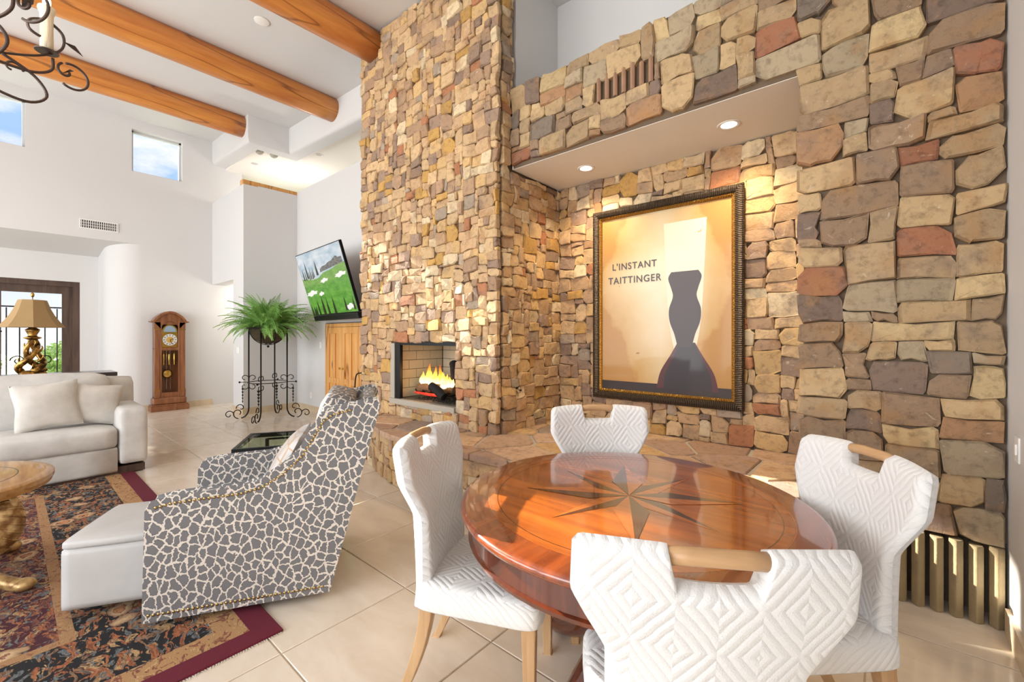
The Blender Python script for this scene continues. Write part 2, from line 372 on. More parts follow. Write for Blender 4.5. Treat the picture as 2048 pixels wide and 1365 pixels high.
# ================================================================== room shell
XL = -10.95; XR = .49; Y1 = 3.26; Y2 = 4.125; XC = -2.795; YC = 3.05; XCL = -5.25; ZH = .52; ZS = 3.15; ZT = 3.93
def zceil(x): return 5.36+.05*(-5-x)
floor = struct('floor', MB().box(-12.2, -4.6, -.2, XR+.2, 6.0, -.006), GROUT, 'cream travertine tile floor laid in a square grid')
T = .69; tm = None
gx, gy = -2.12, 1.52
for i in range(-15, 4):
    for j in range(-5, 5):
        x0, y0 = gx+i*T, gy+j*T; x1, y1 = x0+T, y0+T
        if x1 > XR+.3 or x0 < -11.9 or y1 > 5.0 or y0 < -1.6: continue
        if tm is None:
            b = MB(); g = .0035; e = .003
            v = [(g, g, -.01), (T-g, g, -.01), (T-g, T-g, -.01), (g, T-g, -.01), (g, g, -.003), (T-g, g, -.003), (T-g, T-g, -.003), (g, T-g, -.003), (g+e, g+e, 0), (T-g-e, g+e, 0), (T-g-e, T-g-e, 0), (g+e, T-g-e, 0)]
            b.add(v, [(0, 1, 5, 4), (1, 2, 6, 5), (2, 3, 7, 6), (3, 0, 4, 7), (4, 5, 9, 8), (5, 6, 10, 9), (6, 7, 11, 10), (7, 4, 8, 11), (8, 9, 10, 11)])
            o = b.build('floor_tile', TILE, floor); tm = o.data
        else: o = bpy.data.objects.new('floor_tile', tm); link(o, floor)
        o.location = (x0, y0, 0)
# ceiling (slopes gently) as a slab
b = MB(); xs = (-12.2, XR+.2)
def slab(b, x0, x1, y0, y1, t=.2):
    v = [(x0, y0, zceil(x0)), (x1, y0, zceil(x1)), (x1, y1, zceil(x1)), (x0, y1, zceil(x0))]
    v += [(x, y, z+t) for x, y, z in v]
    b.add(v, [(0, 3, 2, 1), (4, 5, 6, 7), (0, 1, 5, 4), (1, 2, 6, 5), (2, 3, 7, 6), (3, 0, 4, 7)])
slab(b, -11.2, XR+.2, -4.6, 3.75)
b2 = MB(); slab(b2, -3.2, XR+.2, 3.72, 4.6)
ceiling = struct('ceiling', b, CEIL, 'high pale plaster ceiling between the log beams')
b2.build('ceiling_recess', CEIL, ceiling)
# bulkhead at the far edge of the ceiling
fr = [(-11.1, 2.88), (-8.83, 2.88), (-8.83, 3.6), (-5.0, 3.6), (-5.0, 3.85), (-9.08, 3.85), (-9.08, 3.13), (-11.1, 3.13)]
def zb(x): return 5.05+.05*(-8.83-x)
PF = [(0, .62), (0, .10), (.006, .06), (.022, .025), (.05, .006), (.08, 0), (.25, 0), (.25, .62)]
path = [((-11.1, 2.88), (0, 1)), ((-8.83, 2.88), (-1, 1)), ((-8.83, 3.6), (-1, 1)), ((-5.0, 3.6), (0, 1))]
b = MB(); k = len(PF); b.add([(x+ox*d, y+oy*d, zb(x)+z) for (x, y), (ox, oy) in path for d, z in PF], [(i*k+j, i*k+j+1, (i+1)*k+j+1, (i+1)*k+j) for i in range(3) for j in range(k-1)]+[tuple(range(k)), tuple(3*k+j for j in range(k))[::-1]])
struct('trim_1', b, CEIL, 'rounded plaster bulkhead that steps around the ceiling end', auto=.6)
# left wall with two high windows and the entry alcove
b = MB(); xb, xf = XL-.28, XL
W1 = (-.60, .205); W2 = (1.565, 2.355); WZ = (4.66, 5.475); AY = 1.72; AZ = 3.28
def lw(y0, y1, z0, z1): b.box(xb, y0, z0, xf, y1, z1)
lw(AY, 3.45, 0, AZ); lw(-4.6, 3.45, AZ, WZ[0]); lw(-4.6, W1[0], WZ[0], WZ[1]); lw(W1[1], W2[0], WZ[0], WZ[1]); lw(W2[1], 3.45, WZ[0], WZ[1]); lw(-4.6, 3.45, WZ[1], 5.9); lw(-4.6, -3.2, 0, AZ)
wall_left = struct('wall_left', b, WHITE, 'tall white plaster wall with two high square windows')
# alcove: curved return, back wall with door opening, soffit
AX = -11.95
arc = [(XL, AY)]+[(XL-.42+.42*math.cos(t), AY-.52+.52*math.sin(t)) for t in [PI/2*k/10 for k in range(9, 0, -1)]] if 0 else None
b = MB(); pts = [(XL+.0, AY)]
for k in range(1, 11):
    t = PI/2*k/10; pts.append((XL-.5*(1-math.cos(t)), AY-.5*math.sin(t)))
pts += [(AX, AY-.52)]
b.prism(pts+[(AX, AY+.1), (XL-.01, AY+.1)], 0, AZ+.02)
b.build('alcove_return', WHITE, wall_left, auto=.7)
DY0, DY1, DZ = -1.35, .935, 2.53
b = MB(); b.box(AX-.25, -3.2, 0, AX, DY0, 3.4); b.box(AX-.25, DY1, 0, AX, AY+.1, 3.4); b.box(AX-.25, DY0, DZ, AX, DY1, 3.4)
b.build('alcove_wall', WHITE, wall_left)
b = MB(); v = [(XL-.001, -3.2, AZ-.02), (XL-.001, AY, AZ-.02), (AX, AY, 3.06), (AX, -3.2, 3.06)]
b.add(v+[(x, y, z+.3) for x, y, z in v], [(0, 1, 2, 3), (4, 7, 6, 5), (0, 4, 5, 1), (1, 5, 6, 2), (2, 6, 7, 3), (3, 7, 4, 0)])
b.build('alcove_soffit', WHITE, wall_left)
MB().box(AX-.2, -3.4, 0, XL, -3.2, AZ).build('alcove_side', WHITE, wall_left)
# high windows
for i, (y0, y1) in enumerate((W1, W2)):
    fb = MB(); x = XL-.14
    for q in ((y0, WZ[0], y1, WZ[0]+.035), (y0, WZ[1]-.035, y1, WZ[1]), (y0, WZ[0], y0+.035, WZ[1]), (y1-.035, WZ[0], y1, WZ[1])): fb.box(x-.03, q[0], q[1], x+.03, q[2], q[3])
    o = struct('window_%d' % (i+1), fb, M('window frame', lin(196, 198, 200), .5), ['high square window at the left edge of the wall', 'high square window above the clock'][i])
    MB().box(x-.004, y0, WZ[0], x+.004, y1, WZ[1]).build('pane', GLASS, o)
# partition P with doorway, pier Q, television wall
PY = 2.88; QX = -9.07; TVY = 3.86
b = MB(); b.box(XL, PY, 2.58, -9.62, PY+.25, 4.33); b.box(-9.62, PY, 0, QX, PY+.25, 4.33); b.box(QX-.25, PY+.25, 0, QX, TVY+.25, 4.35)
struct('wall_partition', b, WHITE, 'white partition wall with a tall doorway beside the clock')
MB_ = MB().box(XL-.3, 4.1, 0, QX-.25, 4.3, 2.7); struct('wall_corridor', MB_, WHITE, 'plain corridor wall seen through the doorway')
b = MB(); b.box(QX, TVY, 0, -7.86, TVY+.2, 4.42); b.box(-7.86, TVY, 1.72, XCL-.1, TVY+.2, 4.42); b.box(XCL-.3, TVY, 0, -3.0, TVY+.2, 4.42)
b.box(-7.86, TVY+.16, 0, XCL-.3, TVY+.2, 1.72)
struct('wall_television', b, WHITE, 'white wall behind the television and the pine doors')
# hall beyond
b = MB(); b.box(-15, 3.13, 5.12, -9.08, 9.0, 5.3); b.box(-9.08, 3.85, 5.12, -3.0, 9.0, 5.3); struct('ceiling_hall', b, WARMW, 'bright hall ceiling seen over the partition wall')
b = MB(); b.box(-15, 9, 0, -3, 9.2, 5.3); b.box(-15.2, 3.4, 0, -15, 9.2, 5.3); b.box(-3.2, 4.6, 0, -3.0, 9.2, 5.4); struct('wall_hall', b, WHITE, 'hall walls beyond the partition')
struct('floor_hall', MB().box(-15, 3.4, -.2, -3, 9, -.012), TILE, 'hall floor beyond the partition')
o = struct('trim_2', MB().box(QX-.24, PY+.02, 4.352, QX-.10, TVY+.1, 4.45), PINE, 'pale wooden cap along the top of the partition pier')
light('hall_uplight', 'POINT', (-9.9, 4.3, 4.2), 42, (1, .96, .92), shadow_soft_size=.15)
light('hall_lamp', 'POINT', (-7.2, 5.6, 4.0), 40, (1, .95, .90), shadow_soft_size=.2)
light('corridor_lamp', 'POINT', (-10.3, 3.6, 2.3), 14, (1, .92, .82), shadow_soft_size=.15)
# upper white walls above the stone, right wall, rear wall
b = MB(); b.box(XC-.2, Y2-.02, ZT-.3, XR+.2, Y2+.2, 5.7); b.box(XC-.3, 3.36, ZT-.2, XC-.02, Y2+.1, 5.7); struct('wall_upper', b, WHITE, 'white wall set back above the stone ledge')
wall_right = struct('wall_right', MB().box(XR, -4.6, 0, XR+.2, Y2+.2, 5.5), WHITE, 'narrow strip of white wall at the right edge')
b = MB(); b.box(XL-.2, -4.8, 0, -10.6, -4.6, 5.8); b.box(-.1, -4.8, 0, XR+.2, -4.6, 5.8); b.box(-10.6, -4.8, 4.2, -.1, -4.6, 5.8); b.box(-10.6, -4.8, 0, -.1, -4.6, .5)
for x in (-7.2, -3.55): b.box(x-.08, -4.8, .5, x+.08, -4.6, 4.2)
struct('wall_rear', b, WHITE, 'rear wall with large glazed openings')  # out of view; unglazed openings added to let fill light in
struct('baseboard_left', MB().box(XL, AY+.02, 0, XL+.018, PY, .12), TBASE, 'travertine baseboard under the tall white wall')
struct('baseboard_partition', MB().box(-9.62, PY-.018, 0, QX, PY, .12).box(QX, PY-.018, 0, QX+.018, TVY, .12).box(QX+.018, TVY-.018, 0, -7.95, TVY, .12), TBASE, 'travertine baseboard around the partition pier')
struct('baseboard_right', MB().box(XR-.02, -4.0, 0, XR, Y1-.05, .13), TBASE, 'travertine baseboard under the right wall')
struct('baseboard_corridor', MB().box(XL, 4.08, 0, QX-.25, 4.1, .12), TBASE, 'travertine baseboard in the corridor')

# ================================================================== stone fireplace, niche and front wall
FX0, FX1, FZ0, FZ1 = -4.49, -3.41, .73, 1.40
b = MB()                                   # chimney core with fireplace opening
c = .045; yb_ = YC+c; bk = 3.33
b.box(XCL, yb_, 0, FX0, 3.9, zceil(XCL)); b.box(FX1, yb_, 0, XC-c, 4.13, ZT); b.box(FX0, yb_, FZ1, FX1, 3.9, 5.3); b.box(FX0, yb_, 0, FX1, 3.9, FZ0-.05)
b.box(FX1, yb_, ZT, XC-c, bk, 5.34)
chim = struct('wall_fireplace', b, MORTAR, 'tall rubble stone chimney breast with a fireplace opening')
rng = random.Random(5)
SZ = [(3, 2), (3, 3), (4, 3), (4, 2), (3, 2), (5, 3), (3, 3), (3, 3), (4, 3), (2, 2), (5, 2), (4, 2), (2, 1), (6, 3), (4, 4), (5, 3)]
ZTOP = 5.42
def ex(u, v):
    x, z = XCL+u, v+ZH-.02
    return (FX0-.09 < x < FX1+.01 and FZ0-.07 < z < FZ1) or z > zceil(x)-.02
fr_ = rubble(XC-XCL, ZTOP-ZH, .043, SZ, ex, rng)
mf = lambda u, v, d: (XCL+u, YC+c-d, v+ZH-.02)
def exs(u, v):
    y, z = YC+.09+u, v+ZH-.02
    return (z > ZS-.01 and y > Y1+.02 and z < ZT) or (z >= ZT and y > bk) or z > 5.26
sd_ = rubble(Y2-YC-.06, ZTOP-ZH, .043, SZ, exs, rng)
ms = lambda u, v, d: (XC-c+d, YC+.09+u, v+ZH-.02)
lay_stones(chim, [(fr_, mf, 11, .05, .024, .0005), (sd_, ms, 12, .05, .024, .0005)], PAL, 300)
# niche back wall and soffit
niche = struct('wall_niche', MB().box(XC-c, Y2+.03, ZH-.1, -.36, Y2+.2, ZS+.1), MORTAR, 'rubble stone back wall of the lit picture niche')
nb = rubble(-.37-XC, ZS-ZH, .049, SZ, None, random.Random(8))
lay_stones(niche, [(nb, lambda u, v, d: (XC+u, Y2+.03-d, ZH+v), 21, .05, .026, .0005)], PAL, 300)
struct('ceiling_niche', MB().box(XC-.02, Y1+.045, ZS, -.36, Y2+.03, ZS+.2), WARMW, 'white niche soffit with two recessed downlights')
# front stone wall: right pier and lintel
b = MB(); c2 = .04
b.box(-.37, Y1+c2, .42, XR, Y2+.1, ZT); b.box(XC, Y1+c2, ZS+.004, -.37, Y1+.16, ZT); b.box(XC, Y1+.16, ZS+.2, XR, Y2, ZT); b.box(-.37, Y1+c2+.1, 0, XR, Y2+.1, .42); b.box(-.37, Y1+c2, 0, -.0, Y1+.2, .42)
front = struct('wall_front', b, MORTAR, 'large coursed stone wall around the niche, pierced by two fin grilles')
GX0, GX1, GZ0, GZ1 = -1.85, -1.31, 3.475, 3.665
def exf(u, v):
    x, z = XC+u, v
    return (x < -.37 and z < ZS) or (GX0 < x < GX1 and GZ0 < z < GZ1) or (x > -.0 and z < .40)
SZR = [(3, 2), (4, 3), (4, 2), (4, 3), (5, 3), (4, 3), (2, 2), (5, 3), (3, 2), (2, 1), (5, 2), (4, 4), (3, 3), (4, 2)]
fw_ = rubble(XR-.01-XC, ZT, .058, SZR, exf, random.Random(14))
lay_stones(front, [(fw_, lambda u, v, d: (XC+u, Y1+c2-d, v), 31, .05, .030, .001)], PALR, 300)
FIN = M('clay fin', lin(150, 134, 100), .9); FIN.bump(FIN.noise(FIN.pos(), 30, 5), .6, .01); FIN.color(FIN.mix(FIN.noise(FIN.pos(), 7, 4), lin(128, 112, 84), lin(168, 150, 116)))
FINR = M('red clay fin', lin(170, 130, 100), .9); FINR.bump(FINR.noise(FINR.pos(), 30, 5), .5, .01); FINR.color(FINR.mix(FINR.noise(FINR.pos(), 8, 4), lin(130, 100, 80), lin(190, 150, 120)))
for k in range(6):
    x = .055+k*.073; b = MB()
    P = [(x+.004, Y1-.005), (x+.026, Y1-.03), (x+.034, Y1-.031), (x+.058, Y1-.012), (x+.06, Y1+.02), (x+.03, Y1+.1), (x+.006, Y1+.03)]
    b.prism(P, .0, .40+.01*math.sin(k*3)); b.build('grille_fin', FIN, front, bevel=.006, auto=.9)
for k in range(7):
    x = GX0+.012+k*.076; b = MB()
    b.prism([(x, Y1+.005), (x+.022, Y1-.012), (x+.04, Y1+.005), (x+.036, Y1+.03), (x+.018, Y1+.08), (x+.002, Y1+.03)], GZ0-.01, GZ1+.0+.012*math.sin(k*2.1)); b.build('vent_fin', FINR, front, bevel=.004, auto=.9)
# hearth bench
HO = catmull([(-5.35, 3.0, 0), (-4.9, 2.80, 0), (-4.06, 2.52, 0), (-3.5, 2.40, 0), (-2.74, 2.43, 0), (-2.2, 2.47, 0), (-1.5, 2.66, 0), (-.85, 2.86, 0), (-.34, 3.02, 0)], 5)
HO = [(p.x, p.y) for p in HO]
def offs(poly, d):
    out = []
    for i, (x, y) in enumerate(poly):
        a = poly[max(0, i-1)]; bb = poly[min(len(poly)-1, i+1)]; t = Vector((bb[0]-a[0], bb[1]-a[1])).normalized()
        out.append((x-t.y*d, y+t.x*d))
    return out
HI = offs(HO, .10)
back_poly = [(-.37, 3.2), (-.37, Y2+.02), (XC-.03, Y2+.02), (XC-.03, YC+.03), (-5.35, YC+.03)]
hearth = struct('wall_hearth', MB().prism(HI+back_poly, 0, ZH-.045), MORTAR, 'raised stone hearth bench with a flagstone top')
MB().prism(offs(HO, .035)+back_poly, ZH-.06, ZH-.012).build('hearth_bed', PALEMORTAR, hearth)
# face stones along the curve
cum = [0]
for i in range(1, len(HI)): cum.append(cum[-1]+math.dist(HI[i], HI[i-1]))
def mh(u, v, d):
    u = min(max(u, 0), cum[-1]-1e-4); i = 0
    while i < len(cum)-2 and cum[i+1] < u: i += 1
    t = (u-cum[i])/(cum[i+1]-cum[i]); a, bb = HI[i], HI[i+1]; tv = Vector((bb[0]-a[0], bb[1]-a[1])).normalized()
    return (a[0]+(bb[0]-a[0])*t+tv.y*d, a[1]+(bb[1]-a[1])*t-tv.x*d, v)
hs = rubble(cum[-1], ZH-.07, .0465, SZ, None, random.Random(3))
lay_stones(hearth, [(hs, mh, 41, .045, .018, .0005)], PAL, 250)
# flagstones: clipped voronoi cells
def clip(poly, px, py, nx, ny):
    out = []
    for i in range(len(poly)):
        a = poly[i]; bb = poly[(i+1) % len(poly)]; da = (a[0]-px)*nx+(a[1]-py)*ny; db = (bb[0]-px)*nx+(bb[1]-py)*ny
        if da <= 0: out.append(a)
        if da*db < 0:
            t = da/(da-db); out.append((a[0]+(bb[0]-a[0])*t, a[1]+(bb[1]-a[1])*t))
    return out
rng = random.Random(77); outline = HO+back_poly
seeds = []
for gx_ in range(13):
    for gy_ in range(5):
        x = -5.3+gx_*.42+rng.uniform(-.15, .15)+(gy_ % 2)*.2; y = 2.45+gy_*.40+rng.uniform(-.13, .13); seeds.append((x, y))
PALF = [(lin(188, 156, 130), 3), (lin(174, 142, 120), 3), (lin(198, 166, 134), 3), (lin(164, 136, 120), 2), (lin(204, 168, 122), 2), (lin(158, 140, 128), 1)]
for i, (sx, sy) in enumerate(seeds):
    poly = outline
    for j, (tx, ty) in enumerate(seeds):
        if i != j and poly:
            mx_, my_ = (sx+tx)/2, (sy+ty)/2; dd = math.dist((sx, sy), (tx, ty)); nx_, ny_ = (tx-sx)/dd, (ty-sy)/dd
            poly = clip(poly, mx_-nx_*.011, my_-ny_*.011, nx_, ny_)
    if len(poly) < 3: continue
    ar = abs(sum(poly[k][0]*poly[(k+1) % len(poly)][1]-poly[(k+1) % len(poly)][0]*poly[k][1] for k in range(len(poly))))/2
    if ar < .008: continue
    cx = sum(p[0] for p in poly)/len(poly); cy = sum(p[1] for p in poly)/len(poly)
    b = MB(); n = len(poly); zt = ZH+rng.uniform(-.003, .003)
    pl = [(cx+(x-cx)*.985+rng.uniform(-.006, .006), cy+(y-cy)*.985+rng.uniform(-.006, .006)) for x, y in poly]
    v = [(x, y, ZH-.05) for x, y in pl]+[(x, y, zt-.008) for x, y in pl]+[(cx+(x-cx)*.965, cy+(y-cy)*.965, zt) for x, y in pl]
    b.add([(x-cx, y-cy, z) for x, y, z in v], [(a*n+k, a*n+(k+1) % n, (a+1)*n+(k+1) % n, (a+1)*n+k) for a in (0, 1) for k in range(n)]+[tuple(range(2*n, 3*n))])
    o = b.build('flagstone', STONE, hearth); colored(o.data, [pick(PALF, rng)]*len(o.data.vertices)); o.location = (cx, cy, 0)
# firebox inside the chimney
FBRICK = M('pale firebrick', lin(176, 170, 150), .9); FBRICK.color(FBRICK.mix(FBRICK.noise(FBRICK.pos(), 4, 4), lin(176, 170, 150), lin(210, 204, 184))); FBRICK.bump(FBRICK.noise(FBRICK.pos(), 50, 4), .3, .005)
SOOT = M('soot mortar', lin(96, 92, 80), .95)
fire = struct('wall_firebox', MB().box(FX0+.04, 3.80, FZ0-.05, FX1+.1, 3.84, FZ1+.02).box(FX0+.0, YC+.05, FZ0-.06, FX1+.1, 3.84, FZ0-.005).box(FX1+.08, YC+.05, FZ0, FX1+.12, 3.84, FZ1).box(FX0-.02, YC+.05, FZ0, FX0+.02, 3.84, FZ1).box(FX0, YC+.06, FZ1-.01, FX1+.1, 3.84, FZ1+.03), SOOT, 'firebrick lined firebox of the stone fireplace')
br = None
for j in range(6):
    for i in range(-1, 5):
        x0 = FX0+.05+i*.28+(j % 2)*.14; x1 = min(x0+.274, FX1+.08); x0 = max(x0, FX0+.05)
        if x1-x0 < .03: continue
        z0 = FZ0+.0+j*.113; MB().box(x0, 3.785, z0, x1, 3.805, min(z0+.107, FZ1-.012)).build('firebrick', FBRICK, fire)
    for i in range(-1, 4):
        y0 = YC+.2+i*.22+(j % 2)*.11; y1 = min(y0+.214, 3.78); y0 = max(y0, YC+.07)
        if y1-y0 < .03: continue
        z0 = FZ0+j*.113
        MB().box(FX1+.065, y0, z0, FX1+.085, y1, min(z0+.107, FZ1-.012)).build('firebrick', FBRICK, fire)
for j in range(6):
    for i in range(-1, 4):
        y0 = YC+.09+i*.22+(j % 2)*.11; y1 = min(y0+.214, 3.78); y0 = max(y0, YC+.07)
        if y1-y0 < .03: continue
        z0 = FZ0+j*.113
        MB().box(FX0+.02, y0, z0, FX0+.04, y1, min(z0+.107, FZ1-.012)).build('firebrick', FBRICK, fire)
CONC = M('grey cement', lin(170, 162, 148), .9); CONC.bump(CONC.noise(CONC.pos(), 40, 4), .3, .005)
MB().box(FX0-.09, YC-.004, FZ0-.075, FX1+.01, YC+.08, FZ0-.01).build('sill', CONC, fire, bevel=.006)
MB().box(FX0-.085, YC+.008, FZ0-.01, FX0-.0, YC+.07, FZ1-.01).build('surround_strip', CONC, fire, bevel=.005)
b = MB().box(FX0, YC+.02, FZ0-.005, FX0+.10, YC+.06, FZ1-.005); b.build('metal_side_panel', BLACKM, fire)
MB().box(FX0, YC+.025, FZ1-.03, FX1+.08, YC+.06, FZ1+.01).build('metal_lintel', BLACKM, fire)
LOGM = M('charred log', lin(70, 48, 36), .9); LOGM.color(LOGM.mix(LOGM.noise(LOGM.co(), 9, 5), lin(30, 24, 22), lin(168, 124, 84))); LOGM.bump(LOGM.noise(LOGM.co(), 25, 5), .8, .02)
CHAR = M('burnt black log', lin(26, 22, 20), .9)
def logobj(a, bb, r, m, lab):
    a, bb = Vector(a), Vector(bb); b = MB(); P = [a.lerp(bb, t)+Vector((0, 0, .012*math.sin(t*5))) for t in (0, .02, .3, .6, .98, 1)]
    b.tube(P, [r*.8, r, r*.95, r*1.05, r, r*.8], 12); o = b.build('fire_log', m, auto=.8); tag(o, lab, 'log', 'logs burning in the fireplace')
logobj((-4.32, 3.28, .84), (-3.74, 3.36, .86), .05, LOGM, 'pale front log burning low on the fireplace grate')
logobj((-4.22, 3.46, .93), (-3.75, 3.54, .90), .045, LOGM, 'rear log half hidden by flames in the fireplace')
logobj((-3.98, 3.56, 1.14), (-3.80, 3.44, .95), .055, CHAR, 'black charred log leaning upright in the fireplace')
logobj((-3.93, 3.17, .90), (-3.72, 3.19, .80), .05, CHAR, 'dark log sloping down at the right of the fire')
gr = thing('fire_grate', 'black iron grate under the burning logs', 'grate', (-4.02, 3.35, FZ0))
for k in range(5):
    x = -.28+k*.14; MB().tube([(x, -.12, .10), (x, -.08, .06), (x, .14, .06)], .009).build('grate_bar', IRON, gr)
EMB = M('glowing ember', lin(200, 50, 30), .8); EMB.emit(EMB.ramp(EMB.noise(EMB.co(), 14, 4), [(.42, (0, 0, 0)), (.6, lin(255, 60, 40))]), .8)
for z in (.0,): tag(MB().tube([(-4.30, 3.22, .795), (-4.03, 3.235, .785), (-3.80, 3.24, .79)], [.012, .018, .012], 8).build('ember_log', EMB, smooth=True), 'glowing red ember stick under the pale log', 'ember')
rng = random.Random(4); b = MB()
for k in range(420):
    x, y = rng.uniform(FX0+.25, FX1+.05), rng.uniform(YC+.1, 3.58); r = rng.uniform(.008, .018); b.add([(x-r, y, FZ0), (x, y-r, FZ0), (x+r, y, FZ0), (x, y+r, FZ0), (x, y, FZ0+r*1.2)], [(0, 1, 4), (1, 2, 4), (2, 3, 4), (3, 0, 4)])
tag(b.build('lava_gravel', M('lava gravel', lin(40, 34, 30), .9)), 'dark lava gravel covering the firebox floor', 'gravel', None, 'stuff')
FLM = M('flame', (0, 0, 0), 1); _, _, fz = FLM.sep(FLM.co('Object'))
FLM.emit(FLM.ramp(FLM.math('ADD', FLM.math('MULTIPLY', fz, 3.4), FLM.math('MULTIPLY', FLM.noise(FLM.co(), 20, 3), .25)), [(.1, lin(255, 236, 190)), (.45, lin(255, 190, 80)), (.8, lin(255, 120, 30)), (1, lin(200, 60, 10))]), 2.3)
FI = thing('fire', 'orange and yellow flames rising from the burning logs', 'fire', (-4.03, 3.3, .86))
for k in range(22):
    x = -3.96+k*.026+rng.uniform(-.02, .02); y = 3.3+rng.uniform(-.05, .12); hgt = rng.uniform(.10, .17) if k not in (6, 7, 11, 12) else rng.uniform(.22, .28)
    if k > 15: hgt *= .75
    q = rng.uniform(0, 6); P = [Vector((.018*math.sin(q+t*4), .012*math.cos(q+t*5), hgt*t)) for t in (0, .15, .35, .6, .8, 1)]
    o = MB().tube(P, [.010, .030, .036, .024, .011, .001], 7).build('flame', FLM, FI, smooth=True); o.location = (x+3.7, y-3.3, rng.uniform(0, .04))
light('fire_glow', 'POINT', (-4.05, 3.25, 1.0), 4, (1, .5, .2), shadow_soft_size=.08)
o = thing('gas_valve', 'small round chrome gas key valve set in the chimney side', 'valve', (XC+.02, 3.36, .93))
MB().lathe([(.03, -.02), (.03, .012), (.02, .018), (.001, .018)], 16, Matrix.Rotation(PI/2, 4, 'Y')).build('valve_plate', CHROME, o, auto=.6)
MB().lathe([(.009, .01), (.009, .03), (.001, .03)], 10, Matrix.Rotation(PI/2, 4, 'Y')).build('valve_key', BLACKM, o)
# niche downlights
BULB = M('lit lamp', (1, 1, 1), .4); BULB.emit(lin(255, 240, 215), 9.0); WTRIM = M('white lamp trim', lin(238, 236, 232), .4)
def downlight(loc, r, label, lit, energy=0, group=None, cat='downlight'):
    t = thing('recessed_downlight', label, cat, loc, 0, group)
    MB().lathe([(r*.78, 0), (r, -.004), (r*1.12, -.004), (r*1.15, 0.002), (r*.78, .004)], 24, cap=False).build('trim_ring', WTRIM, t, smooth=True)
    MB().lathe([(r*.8, .001), (.001, .001)], 24, cap=False).build('lamp_face', BULB if lit else M('unlit lamp', lin(196, 192, 186), .6), t)
    if energy:
        s_ = light('niche_spot', 'SPOT', (loc[0], loc[1], loc[2]-.02), energy, (1, .78, .50), spot_size=math.radians(125), spot_blend=.9, shadow_soft_size=.06); aim(s_, (0, .12, -1))
downlight((-2.23, 3.75, ZS-.002), .075, 'lit recessed downlight above the left end of the poster', True, 78)
downlight((-.91, 3.71, ZS-.002), .075, 'lit recessed downlight near the right stone pier', True, 92)

# ================================================================== log beams
def viga(x, y0, y1, label, r=.205):
    P = []; rr = []; rng = random.Random(int(x*100)); k = 26
    for i in range(k+1):
        t = i/k; y = y0+(y1-y0)*t; P.append((0, y, 0)); rr.append(r*(1.07-.14*t)*(1+.018*math.sin(t*17+x)))
    o = MB().tube(P, rr, 28, up=(0, 0, 1)).build('log_beam', VIGA, smooth=True); o.location = (x, 0, zceil(x)-.155)
    tag(o, label, 'beam', 'honey brown log beams across the ceiling')
viga(-9.12, -4.55, 2.93, 'honey log beam nearest the high windows')
viga(-7.06, -4.55, 3.66, 'middle honey log beam under the pale ceiling')
viga(-4.97, -4.55, 3.07, 'honey log beam that runs into the stone chimney', .21)
# ceiling discs
def disc(loc, r, label, name='ceiling_speaker', cat='ceiling disc'):
    t = thing(name, label, cat, loc); MB().lathe([(r, .0), (r, -.008), (r*.9, -.012), (.001, -.012)], 24).build('cover', WTRIM, t, auto=.6)
    MB().lathe([(r*1.06, 0), (r*1.06, -.004), (r, -.004)], 24, cap=False).build('rim', M('disc rim', lin(206, 204, 200), .5), t)
disc((-5.85, 2.06, zceil(-5.85)-.004), .085, 'small white ceiling disc near the chimney beam'); disc((-7.72, 2.1, zceil(-7.72)-.004), .085, 'small white ceiling disc beside the middle log beam')
def eyeball(x, y, label):
    t = thing('eyeball_downlight', label, 'downlight', (x, y, 5.118))
    MB().lathe([(.10, .0), (.11, -.006), (.075, -.008)], 20, cap=False).build('trim_ring', WTRIM, t, smooth=True)
    MB().ball((0, 0, -.01), .075, 14, 8).build('eyeball', M('eyeball metal', lin(170, 164, 150), .5), t, smooth=True)
eyeball(-9.25, 3.17+.05, 'left one of two eyeball lights in the hall ceiling'); eyeball(-9.22, 3.47, 'right one of two eyeball lights in the hall ceiling')
downlight((-10.05, 3.40, 5.118), .085, 'round recessed light below the hall eyeball lights', False)
downlight((-8.58, 4.08, 5.118), .07, 'small recessed fitting alone in the hall ceiling', False)
# wall vent
t = thing('wall_vent', 'white slatted air vent high on the left wall', 'vent', (XL+.006, 1.11, 3.51))
MB().box(-.004, -.26, -.085, .012, .26, -.07).box(-.004, -.26, .07, .012, .26, .085).box(-.004, -.26, -.07, .012, -.245, .07).box(-.004, .245, -.07, .012, .26, .07).build('vent_frame', WTRIM, t)
MB().box(-.005, -.245, -.07, -.002, .245, .07).build('vent_backing', M('vent shadow', lin(70, 70, 70), .9), t)
for k in range(17): MB().box(-.002, -.237+k*.029, -.07, .009, -.227+k*.029, .07).build('slat', WTRIM, t)
for k in range(2): MB().box(-.001, -.245, -.027+k*.048, .007, .245, -.021+k*.048).build('crossbar', WTRIM, t)
# switches and outlets
def plate(loc, rz, label, w_=.08, h_=.12, name='light_switch', cat='switch'):
    t = thing(name, label, cat, loc, rz); MB().box(-w_/2, -.008, -h_/2, w_/2, 0, h_/2).build('plate', WTRIM, t, bevel=.003)
    MB().box(-.012, -.014, -.025, .012, -.006, .025).build('rocker', WTRIM, t, bevel=.002)
plate((-9.35, PY, 1.20), 0, 'double light switch on the pier left of the fern', .14)
plate((-8.05, TVY, 1.30), 0, 'light switch beside the pine doors'); plate((-8.45, TVY, .32), 0, 'low wall outlet beside the plant stand', .08, .12, 'wall_outlet', 'outlet')
plate((-11.3, AY-.5+.0, 1.60), PI, 'thermostat on the curved entry wall', .10, .16, 'thermostat', 'thermostat') if 0 else None
plate((XR, 3.05, .95), -PI/2, 'light switch on the right wall edge')
